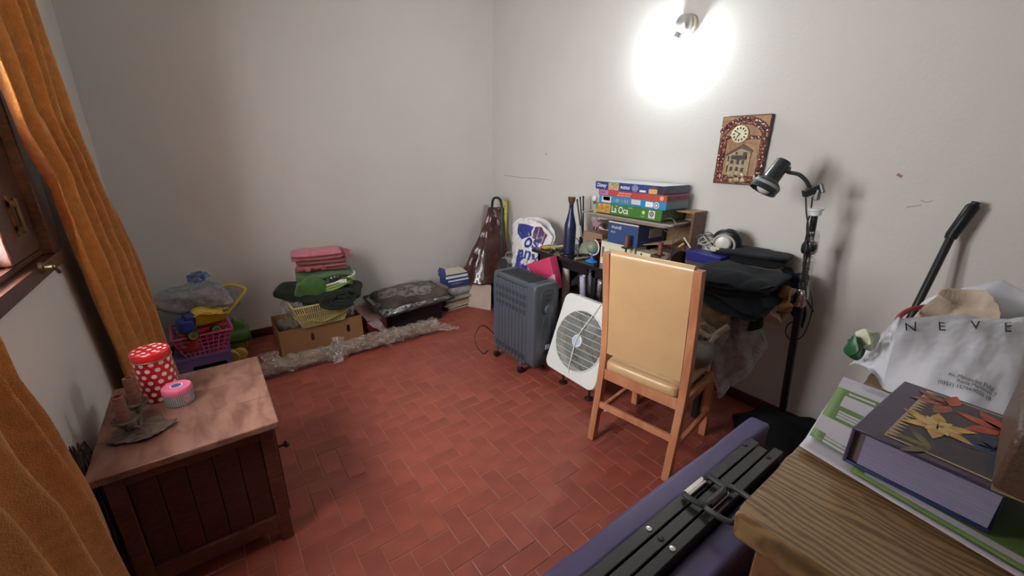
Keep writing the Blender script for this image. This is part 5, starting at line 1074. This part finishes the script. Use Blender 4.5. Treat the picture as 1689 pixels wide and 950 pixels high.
def back_solid():
    g=G(); n=16; m=20; half=.020
    def pr(t): # profile around: rounded slab cross-section in v
        return t
    vs=[];fs=[];R2=[]
    for i in range(n+1):
        u=i/n; ring=[]
        for j in range(m+1): p=backp(u,j/m,-half); ring.append(p+V((-.003*math.sin(math.pi*j/m),0,0)))
        for k in range(1,8): a=math.pi*k/8; p=backp(u,1,0); ring.append(V((p.x-half*math.cos(a),p.y,p.z+.024*math.sin(a))))
        for j in range(m,-1,-1): ring.append(backp(u,j/m,half+.012*math.sin(math.pi*j/m)))
        R2.append(ring)
    L=len(R2[0]); vs=[v for r_ in R2 for v in r_]
    for i in range(n):
        for k in range(L): fs.append((i*L+k,i*L+(k+1)%L,(i+1)*L+(k+1)%L,(i+1)*L+k))
    fs+=[tuple(range(L))[::-1],tuple(n*L+k for k in range(L))]; g.add(vs,fs); return g
out(CL(back_solid()),'backrest',lea,chr_)

# ------------------------------------------------------------------ pole lamp with clamped desk lamp
pl_=thing('pole_stand','black pole wrapped in clear film with white cap, standing by the wall','stand',(2.44,.65,0))
PB=V((2.45,.66,.03)); PT=Xp(1347,335,2.30)
def PP(t): return PB.lerp(PT,t)
out(G().tube([PB,PP(.62)],.019,14),'lower_pole',black,pl_); out(G().tube([PP(.60),PP(.97)],.014,12),'upper_pole',black,pl_)
out(G().lathe(PP(.955),[(.014,0),(.026,.002),(.027,.022),(.034,.026),(.034,.034),(.02,.036)],18,PT-PB),'white_cap',white,pl_)
out(G().super(PP(.62),(.028,.028,.05),.6,.8),'clamp_collar',chrome,pl_); out(G().super(PP(.83),(.032,.032,.035),.7,.8),'joint',black,pl_)
def pf(u,v): a=v*2*math.pi; t=.60+.30*u; p=PP(t); r=.027*(1+.3*noise.noise(V((u*12,math.cos(a),math.sin(a))))); return p+V((r*math.cos(a),r*math.sin(a)-.006,0))
out(G().grid(pf,40,16),'film_wrap',plastic('pole_film',(.7,.7,.7),.22,.1,.08,20,1),pl_)
out(G().lathe((2.43,.66,0),[(.13,0),(.13,.012),(.05,.028),(.02,.035)],30),'base',black,pl_)
dl=thing('desk_lamp','black clip-on spot lamp with bent arm clamped to the top of the pole','lamp',(2.28,.72,1.34)); lk=mat('lamp_black_green',(.018,.024,.024),.32,coat=.3)
HD=Xp(1271,300,2.20); HT=Xp(1289,268,2.22); axl=(HD-HT).normalized()
axl=V((-.34,.25,-.75)).normalized(); HT=Xp(1286,276,2.22)
out(G().lathe(HT,[(0,-.035),(.030,-.034),(.034,-.028),(.037,.06),(.040,.066),(.058,.080),(.063,.09),(.063,.125),(.060,.127),(.058,.10),(.04,.075),(.02,.07)],36,axl,cap=False),'shade',lk,dl)
out(G().lathe(HT,[(.0635,.088),(.065,.090),(.065,.100),(.0635,.102)],36,axl,cap=False),'shade_band',mat('grey_band',(.25,.27,.27),.4),dl)
out(G().super(HT+axl*.097,(.038,.038,.038),1,1),'bulb',mat('pearl_bulb',(.62,.60,.60),.25),dl)
out(G().tube(smoothpath([HT+V((.02,-.03,0))+axl*.012,Xp(1300,284,2.24),Xp(1318,288,2.25),Xp(1331,300,2.26),Xp(1336,312,2.27)],6),[.009]*25,10),'arm',lk,dl)
out(G().lathe(HT+V((.012,-.033,0))+axl*.012,[(.014,-.016),(.014,.016)],14,(0.3,-1,0)),'pivot',lk,dl)
a=Xp(1326,320,2.24);b_=Xp(1352,308,2.30); out(G().bar(a,b_,.030,.034),'clamp_body',lk,dl,bevel=.004)
out(G().bar(Xp(1354,303,2.29),Xp(1358,318,2.29),.02,.012),'clamp_jaw',lk,dl,bevel=.002); out(G().bar(Xp(1350,312,2.29),Xp(1346,330,2.29),.035,.02),'clamp_jaw',lk,dl,bevel=.003)
for k,(pts) in enumerate(([(1329,322),(1330,350),(1333,375),(1328,400),(1326,440),(1328,470)],[(1340,325),(1337,350),(1331,372),(1332,410),(1328,450),(1330,490)],[(1341,365),(1334,395),(1326,430),(1324,465)])):
    tag(out(G().tube(smoothpath([Xp(x,y,2.27+.02*k) for x,y in pts],5),.0035,6),'lamp_cord',black),('thin black cord hanging from the clamp, leftmost of the cords on the pole','black cord running down close beside the taped pole','short black cord crossing the pole film to the clothes')[k],'cable')
tag(out(G().tube(smoothpath([Xp(x,y,2.36) for x,y in [(1334,470),(1340,500),(1335,530),(1322,556),(1304,560),(1296,548),(1300,535),(1312,528),(1314,515),(1312,500)]],6),.003,6),'cable_loop',black),'thin black cable looping beside the lower pole under the table end','cable')
tag(out(G().tube([Xp(1326,488,2.34),Xp(1342,514,2.36)],.004,6),'strap_end',black),'short black strap end sticking out across the pole','strap')
bagm=mat('black_bag_nylon',(.004,.004,.005),.85,bump=.6,bs=14,spec=.15)
tag(out(G().super((2.10,.55,.14),(.17,.19,.14),.8,.7,nz=.06,ns=7,seed=90,nu=50,nv=24),'nylon_bag',bagm),'black nylon bag on the floor beside the pole base, behind the folded purple table','bag')

# ------------------------------------------------------------------ folded purple massage table
mt=thing('folding_table','folded purple massage table standing on edge, with black rails and two carry handles','table',(.90,.35,0)); pur=mat('purple_vinyl',(.085,.065,.16),.45,bump=.25,bs=12,var=.06); rail=mat('black_lacquer_rail',(.022,.022,.021),.28,coat=.3)
X0_,X1_=.30,1.385
g=G().rbox(((X0_+X1_)/2,.428,.335),((X1_-X0_)/2,.033,.322),.016,30,nz=.004,ns=9); out(g,'padded_top',pur,mt)
g=G().rbox(((X0_+X1_)/2-.02,.268,.335),((X1_-X0_)/2-.03,.035,.322),.016,30,nz=.004,ns=9,seed=3); out(g,'padded_top',pur,mt)
for k,(ya,yb,xe) in enumerate(((.366,.394,1.215),(.335,.362,1.20),(.306,.331,1.23))):
    out(G().bb(.36,xe,ya,yb,.62,.68),'frame_rail',rail,mt,bevel=.002)
    out(G().bb(.36,xe,ya,yb,.02,.07),'frame_rail',rail,mt,bevel=.002)
    for xx in (.36,xe-.05): out(G().bb(xx,xx+.05,ya,yb,.07,.62),'frame_end',rail,mt,smooth=False)
for (x,y) in ((.69,.380),(.69,.349),(.689,.319),(1.168,.386),(1.169,.322),(.965,.384),(.962,.324)): out(G().lathe((x,y,.68),[(.007,0),(.007,.002),(.003,.0035),(0,.003)],14),'screw',chrome if y in (.380,.319) else black,mt)
hm=mat('handle_black',(.03,.032,.035),.5)
for k,(x0h,x1h,y0h,y1h) in enumerate(((.845,.935,.384,.332),(.845,.945,.328,.270))):
    z_=.69+.004*k
    h_=out(G().tube(smoothpath([(x0h-.005,y0h,z_),(x0h-.012,y0h-.012,z_+.005),(x0h-.006,y1h+.004,z_+.006),(x0h+.02,y1h-.004,z_+.007),(x1h-.02,y1h-.004,z_+.007),(x1h+.002,y1h+.006,z_+.006),(x1h+.006,y0h-.012,z_+.005),(x1h,y0h,z_)],5),.0075,8),'carry_handle',hm,mt)
    out(G().bb(x0h+.008,x1h-.008,y1h-.014,y1h+.006,z_-.002,z_+.012),'grip',hm,h_,bevel=.004)
    out(G().bb(x0h+.002,x1h-.002,y0h-.005,y0h+.008,.681,.690),'hinge_plate',chrome,h_,bevel=.002); out(G().tube([(x0h,y0h-.008,.688),(x1h,y0h-.008,.688)],.0035,8),'hinge_pin',chrome,h_)

# ------------------------------------------------------------------ wood-grain chest in the right foreground
def grain(name,c1,c2,film_=False):
    m=bpy.data.materials.new(name); m.use_nodes=True; nt=m.node_tree; n=nt.nodes; l=nt.links; p=n['Principled BSDF']
    tc=n.new('ShaderNodeTexCoord'); mp=n.new('ShaderNodeMapping'); mp.inputs['Scale'].default_value=(11,2.2,2.0) ; l.new(tc.outputs['Object'],mp.inputs[0])
    w_=n.new('ShaderNodeTexWave'); w_.wave_type='BANDS'; w_.bands_direction='X'; w_.inputs['Scale'].default_value=2.2; w_.inputs['Distortion'].default_value=11; w_.inputs['Detail'].default_value=4; w_.inputs['Detail Scale'].default_value=1.2; l.new(mp.outputs[0],w_.inputs[0])
    r=n.new('ShaderNodeValToRGB'); r.color_ramp.elements[0].color=(*c1,1); r.color_ramp.elements[1].color=(*c2,1); r.color_ramp.elements[0].position=.1; r.color_ramp.elements[1].position=.8; l.new(w_.outputs[0],r.inputs[0]); l.new(r.outputs[0],p.inputs['Base Color'])
    t=n.new('ShaderNodeTexNoise'); t.inputs['Scale'].default_value=26; t.inputs['Distortion'].default_value=1.5; l.new(tc.outputs['Object'],t.inputs[0])
    b=n.new('ShaderNodeBump'); b.inputs['Strength'].default_value=.35 if film_ else .08; b.inputs['Distance'].default_value=.006; l.new(t.outputs[0],b.inputs['Height']); l.new(b.outputs[0],p.inputs['Normal'])
    p.inputs['Roughness'].default_value=.30 if film_ else .5; p.inputs['Coat Weight'].default_value=.5 if film_ else 0; l.new(b.outputs[0],p.inputs['Coat Normal']); p.inputs['Coat Roughness'].default_value=.12; return m
gr1=grain('taped_wood_grain',(.20,.115,.045),(.38,.24,.105),True); gr2=grain('chest_wood_grain',(.12,.05,.022),(.27,.13,.055))
cs=thing('chest','wood-grain chest with film-wrapped lid in the right foreground','chest',(1.05,-.25,0))
g=G(); 
def slab():
    g=G().rbox((1.06,-.24,.952),(.485,.425,.028),.014,46)
    for v in g.b.verts:
        q=v.co.copy()
        if q.z<.975: v.co+=noise.noise_vector(q*9)*.008+noise.noise_vector(q*40)*.003
        else: v.co.z=.980+noise.noise(q*14)*.0012
    return g
out(slab(),'lid',gr1,cs); out(G().bb(.615,1.52,-.64,.155,.01,.93),'body',gr2,cs,bevel=.004)
CZ=.9825
# printed sheets
shm=mat('sheet_white',(.62,.60,.66),.5); grp=mat('sheet_green',(.14,.25,.06),.5)
def sheet(name,label,P4_,z,cat='paper',solid_m=shm,th=.0015,lift=.004):
    e=thing(name,label,cat,(P4_[0][0],P4_[0][1],z)); A,B,C_,D=[V((*p,z)) for p in P4_]
    f_=lambda u,v:B4(A,B,C_,D,u,v)+V((0,0,lift*(noise.noise(V((u*3,v*3,z*50)))*.5+.5)+ (.010*max(0,.12-u)*8 if lift>.003 else 0)))
    out(G().grid(f_,24,24),'sheet',solid_m,e,solid=th); return e,f_
P_a=[Zp(1320,742,CZ).xy,Zp(1392,628,CZ).xy,(1.16,-.20),(.74,-.17)]
P_a=[tuple(p) for p in P_a]
e,f_=sheet('paper_sheet','white paper sheet under the green printed form, its near corner curling up',[(p[0]-.006,p[1]+.002) for p in P_a],CZ)
P_b=[tuple(Zp(1334,722,CZ).xy),tuple(Zp(1390,626,CZ).xy),(1.155,-.20),(.775,-.18)]
e,fg=sheet('printed_form','green and white printed form with table boxes, under the purple photo album',P_b,CZ+.006,solid_m=grp,lift=.003)
def cell(u0,u1,v0,v1,m=shm,nm='form_field'):
    out(G().grid(lambda u,v:fg(u0+(u1-u0)*u,v0+(v1-v0)*v)+V((0,0,.0012)),6,6),nm,m,e,smooth=True)
# u runs along x (depth), v runs towards -y
cell(.80,1.0,0,.75); cell(.52,.70,.05,.75); cell(.10,.30,.0,.8)
for a,b_ in ((.735,.765),): 
    for k in range(4): cell(a,b_,.06+.16*k,.18+.16*k)
for a in (.345,.385,.425): 
    for k in range(4): cell(a,a+.03,.06+.15*k,.18+.15*k)
for a in (-.0,.04,.075): cell(a,a+.028,.06,.9)
gk=mat('small_print_grey',(.18,.16,.2),.6)
for (u,v,s_,sz) in ((.935,.13,'Orden de pedido',.010),(.915,.10,'Nombre y apellido del afiliado',.008),(.895,.12,'Domicilio',.008),(.05,.14,'Firma y sello',.010)):
    text(s_,sz,None,(1,0,0),(0,0,1),gk,e,mapf=lambda x,y,u=u,v=v:fg(u+y/.37,v+x/.36)+V((0,0,.0022)))
out(G().tube([fg(.20+.045*math.cos(a),.33+.07*math.sin(a))+V((0,0,.002)) for a in [k*math.pi/12 for k in range(25)]],.0005,4),'stamp_ring',gk,e)
bkz=CZ+.0125
e,f2=sheet('magazine','thin green and white magazine sticking out in front of the purple album',[(.80,.10),(1.08,.12),(1.04,-.22),(.745,-.215)],bkz,solid_m=grp,th=.004,lift=.001); 
out(G().grid(lambda u,v:f2(.02+.055*u,.05+.95*v)+V((0,0,.003)),4,20),'white_strip',shm,e); 
# photo album
al=thing('photo_album','thick dark purple photo album with a painted lily panel on its cover','book',(.94,.03,bkz+.006),None,rad(-3)); az=bkz+.0045; AM=Matrix.Translation(V((.94,.022,0)))@Matrix.Rotation(rad(-3),4,'Z')
albm=mat('album_purple',(.060,.040,.085),.35,var=.1,coat=.2); pg=mat('album_pages',(.26,.24,.36),.7,var=.15,vs=90,stretch=(.3,.3,12)); nvb=mat('album_navy_board',(.02,.03,.11),.4)
def AB(x0,x1,y0,y1,z0,z1): g=G().bb(x0,x1,y0,y1,z0,z1); bmesh.ops.transform(g.b,matrix=AM,verts=g.b.verts); return g
out(AB(-.135,.135,-.085,.085,az,az+.006),'bottom_board',nvb,al,bevel=.002); out(AB(-.135,.135,-.085,.087,az+.064,az+.070),'top_board',albm,al,bevel=.002)
out(AB(-.135,.135,.083,.089,az,az+.070),'spine',albm,al,bevel=.002); out(AB(-.131,.131,-.081,.070,az+.006,az+.064),'page_block',pg,al,smooth=False); out(AB(-.128,.130,.070,.083,az+.006,az+.064),'binding_gap',mat('album_guts',(.12,.09,.09),.8),al,smooth=False)
zt=az+.0705
pan=mat('painting_ground',(.10,.07,.06),.5,var=.6,vs=22,col2=(.02,.03,.06)); out(AB(-.115,.118,-.080,.050,zt,zt+.0008),'painted_panel',pan,al,smooth=False)
brd=mat('panel_border',(.50,.36,.22),.5)
for a in ((-.118,.121,.050,.0525),(-.118,-.1155,-.08,.05),(.118,.1205,-.08,.05)): out(AB(a[0],a[1],a[2],a[3],zt,zt+.0011),'panel_border',brd,al,smooth=False)
g=G()
for k in range(18): 
    x=-.112+.0128*k; g.add([V((x,.050,0)),V((x+.0115,.050,0)),V((x+.0057,.036,0))],[(0,1,2)])
for v in g.b.verts: v.co.z=zt+.0013
bmesh.ops.transform(g.b,matrix=AM,verts=g.b.verts); tag(out(g,'sawtooth_border',brd,al,smooth=False),kind='stuff')
def petal(cx_,cy_,a,L,wd,m,z,nm='petal'):
    g=G(); pts=[]; 
    for k in range(15):
        t=k/14; pts.append((t*L,math.sin(math.pi*t**.8)*wd))
    P=[V((x,y,0)) for x,y in pts]+[V((x,-y,0)) for x,y in pts[::-1][1:-1]]
    Mx=AM@Matrix.Translation(V((cx_,cy_,z)))@Matrix.Rotation(rad(a),4,'Z'); g.add([Mx@p for p in P],[tuple(range(len(P)))]); out(g,nm,m,al,smooth=False)
yel=mat('lily_yellow',(.60,.38,.10),.5,var=.3,vs=60); orr=mat('lily_red',(.42,.08,.035),.5,var=.35,vs=50); lbr=mat('lily_brown',(.28,.10,.06),.5,var=.4,vs=50); nvl=mat('leaf_navy',(.03,.05,.10),.5,var=.4,vs=40); olf=mat('leaf_olive',(.16,.14,.05),.5,var=.4,vs=40)
for k,a in enumerate((20,75,130,200,260,320)): petal(-.02+.0,-.055,a,.05,.010,nvl,zt+.0012)
for a in (150,210,100): petal(-.10,.0,a-60,.055,.006,olf,zt+.0013)
for a in (-20,35,80,140,200,280,240): petal(.06,-.055,a,.062,.012,orr,zt+.0016)
for a in (0,60,110,170): petal(.085,.015,a,.055,.011,lbr if a%120 else orr,zt+.0015)
for a in (10,70,130,185,245,305): petal(-.015,.010,a,.052,.010,yel,zt+.0020)
for a in (40,100,160,215,275,335): petal(-.015,.010,a,.03,.006,mat('lily_pale',(.70,.50,.20),.5) if a==40 else bpy.data.materials['lily_pale'],zt+.0024)
# brown leather box on the album
bb2=thing('leather_box','brown leather-covered box standing on the purple album at the right edge','box',(.93,-.12,zt)); BMx=Matrix.Translation(V((.925,-.125,0)))@Matrix.Rotation(rad(2),4,'Z'); blt=mat('brown_leather',(.10,.055,.035),.42,bump=.3,bs=90,var=.12,vs=12)
def BB(x0,x1,y0,y1,z0,z1): g=G().bb(x0,x1,y0,y1,z0,z1); bmesh.ops.transform(g.b,matrix=BMx,verts=g.b.verts); return g
out(BB(-.13,.13,-.10,.092,zt+.004,zt+.10),'lid',blt,bb2,bevel=.007); out(BB(-.128,.128,-.098,.090,zt+.001,zt+.004),'base_edge',mat('gilt_edge',(.35,.24,.12),.4),bb2,smooth=False)
tag(out(G().box((.775,-.21,bkz+.012),(.10,.10,.0025),eu(0,12,-20)),'white_card',shm),'white card at the bottom right corner beside the album','card')
tag(out(G().box((.86,-.18,bkz+.0145),(.14,.14,.012),rz(-8)),'notebook',nvl),'dark notebook between the album and the leather box, mostly hidden','book')
# long white carrier bag with black lettering
nv=thing('carrier_bag','large white plastic carrier bag with black lettering on the far end of the chest','bag',(1.36,-.05,CZ)); wbg=mat('white_carrier',(.62,.63,.68),.33,var=.05,vs=8,bump=.3,bs=16,coat=.3)
A1=Zp(1400,603,CZ+.006); B1=Zp(1484,524,CZ+.145); C1=Zp(1790,520,CZ+.16); D1=Zp(1700,735,CZ+.02)
A1=Zp(1455,640,CZ+.006)
def nb2(u,v):
    p=B4(A1,D1,C1,B1,u,v)
    p+=V((0,0,.030*math.sin(math.pi*u)*math.sin(math.pi*v)))+V((0,0,.016*noise.noise(V((u*3.5,v*2.5,2)))+.005*noise.noise(V((u*8,v*4,6)))+.0010*noise.noise(V((u*26,v*14,6)))))
    return p
g=G().grid(nb2,110,70); out(g,'front_sheet',wbg,nv)
g=G().grid(lambda u,v:V((lambda p:(p.x+.10*math.sin(math.pi*v)+.012,p.y-.0,CZ+.003+max(0,(p.z-CZ)*(v**3)*.9-.0)))(nb2(u,v))),50,30); out(g,'back_sheet',wbg,nv)
E1=[A1,Zp(1415,590,CZ+.03),Zp(1478,560,CZ+.06),B1*.5+A1*.5]
def side(u,v):
    a=nb2(0,u); b_=Zp(1400+20*u+62*u*u,602-14*u-66*u*u,CZ+.004+.075*u*u); p=a.lerp(b_,v); return p+V((0,0,.022*math.sin(math.pi*v)*(1-u)))+noise.noise_vector(V((u*6,v*6,9)))*.010*math.sin(math.pi*v)
out(G().grid(side,40,30),'side_fold',wbg,nv)
def inv(px,py):
    u,v=.5,.5
    for _ in range(30):
        p=nb2(u,v); 
        def pj(p): q=p-CAM; d=q.dot(FW); return (CX+F*q.dot(RT)/d,CY+F*q.dot(DN)/d)
        x,y=pj(p); x1,y1=pj(nb2(u+.01,v)); x2,y2=pj(nb2(u,v+.01)); a,b_,c_,d=(x1-x)/.01,(x2-x)/.01,(y1-y)/.01,(y2-y)/.01; det=a*d-b_*c_
        if abs(det)<1e-6: break
        ex,ey=px-x,py-y; u+=.6*(ex*d-b_*ey)/det; v+=.6*(a*ey-c_*ex)/det; u=min(1.2,max(-.2,u)); v=min(1.2,max(-.2,v))
    return u,v
def bagtext(s_,px,py,ex,ey,ux,uy,size,sx=1,bold=0):
    # a line of print laid on the bag: start, reading direction and letter-up direction given on its surface
    u0,v0=inv(px,py); u1,v1=inv(px+ex,py+ey); u2,v2=inv(px+ux,py+uy)
    text(s_,size,None,(1,0,0),(0,0,1),ink,nv,bold=bold,mapf=lambda x,y:nb2(u0+(u1-u0)*x+(u2-u0)*y,v0+(v1-v0)*x+(v2-v0)*y)+V((-.002,0,.003)))
for ch_,px_,py_ in (('N',1492,547),('E',1547,546),('V',1601,545),('E',1655,549)): bagtext(ch_,px_,py_,26,2,-2,-20,1.0)
bagtext('Av. Menéndez Pidal',1563,620,9.4,2.6,2,-7.5,1.0); bagtext('Recta Martinoli 7',1577,631,9.4,2.6,2,-7.5,1.0); bagtext('(0351) 157669026 (8',1546,632,9.8,2.95,2,-7.8,1.0)
# things behind the chest
fb=thing('fabric_heap','beige cloth heap behind the white carrier bag','cloth',(1.62,.02,1.0))
out(G().super(Zp(1562,524,1.06)+V((.05,0,.0)),(.06,.075,.070),1,1,nz=.06,ns=13,seed=60,nu=50,nv=24),'heap',cloth('beige_linen',(.48,.38,.28)),fb)
tag(out(G().super(Zp(1690,530,1.07)+V((.12,0,.0)),(.08,.20,.06),.9,.8,nz=.05,ns=9,seed=61,nu=50,nv=24),'plastic_bag',wbg),'second white bag behind the beige cloth at the right edge','bag')
tag(out(G().tube(smoothpath([Zp(x,y,1.06) for x,y in [(1478,536),(1484,522),(1496,513),(1512,508),(1530,505)]],5),.007,8),'red_strap',mat('crimson_strap',(.35,.01,.03),.6)),'crimson strap curling around the foot of the black handle','strap')
gp=thing('pouch','small dark green and cream pouch hanging over the far left edge of the chest','pouch',(1.40,.222,.93)); gcx=Yp(1410,575,.222); out(G().super(gcx,(.024,.016,.030),1,1,nz=.02,ns=30),'pouch_body',mat('bottle_green',(.01,.09,.03),.4),gp); out(G().super(gcx+V((.02,-.012,.022)),(.024,.016,.022),.9,.9,nz=.02,ns=40),'patch',mat('ball_cream',(.55,.58,.42),.5),gp)
# black long handle leaning against the wall
hd=thing('long_handle','black tubular handle with thick grip leaning against the right wall behind the chest','handle',(2.40,.25,.9)); HA=Xp(1607,338,2.50); HB=Xp(1571,386,2.475); HC=Xp(1508,512,2.36); hdv=(HC-HB).normalized(); HE=HC+hdv*((HC.z-.01)/-hdv.z)
out(G().tube([HB,HE],.014,14),'tube',black,hd); out(G().tube([HB+hdv*.02,HB,HB.lerp(HA,.1),HB.lerp(HA,.5),HB.lerp(HA,.93),HA],[.019,.021,.021,.022,.023,.018],14),'grip',blackm,hd); out(G().lathe(HA,[(.014,-.004),(.014,.012),(.006,.014)],12,HA-HB),'end_cap',black,hd)
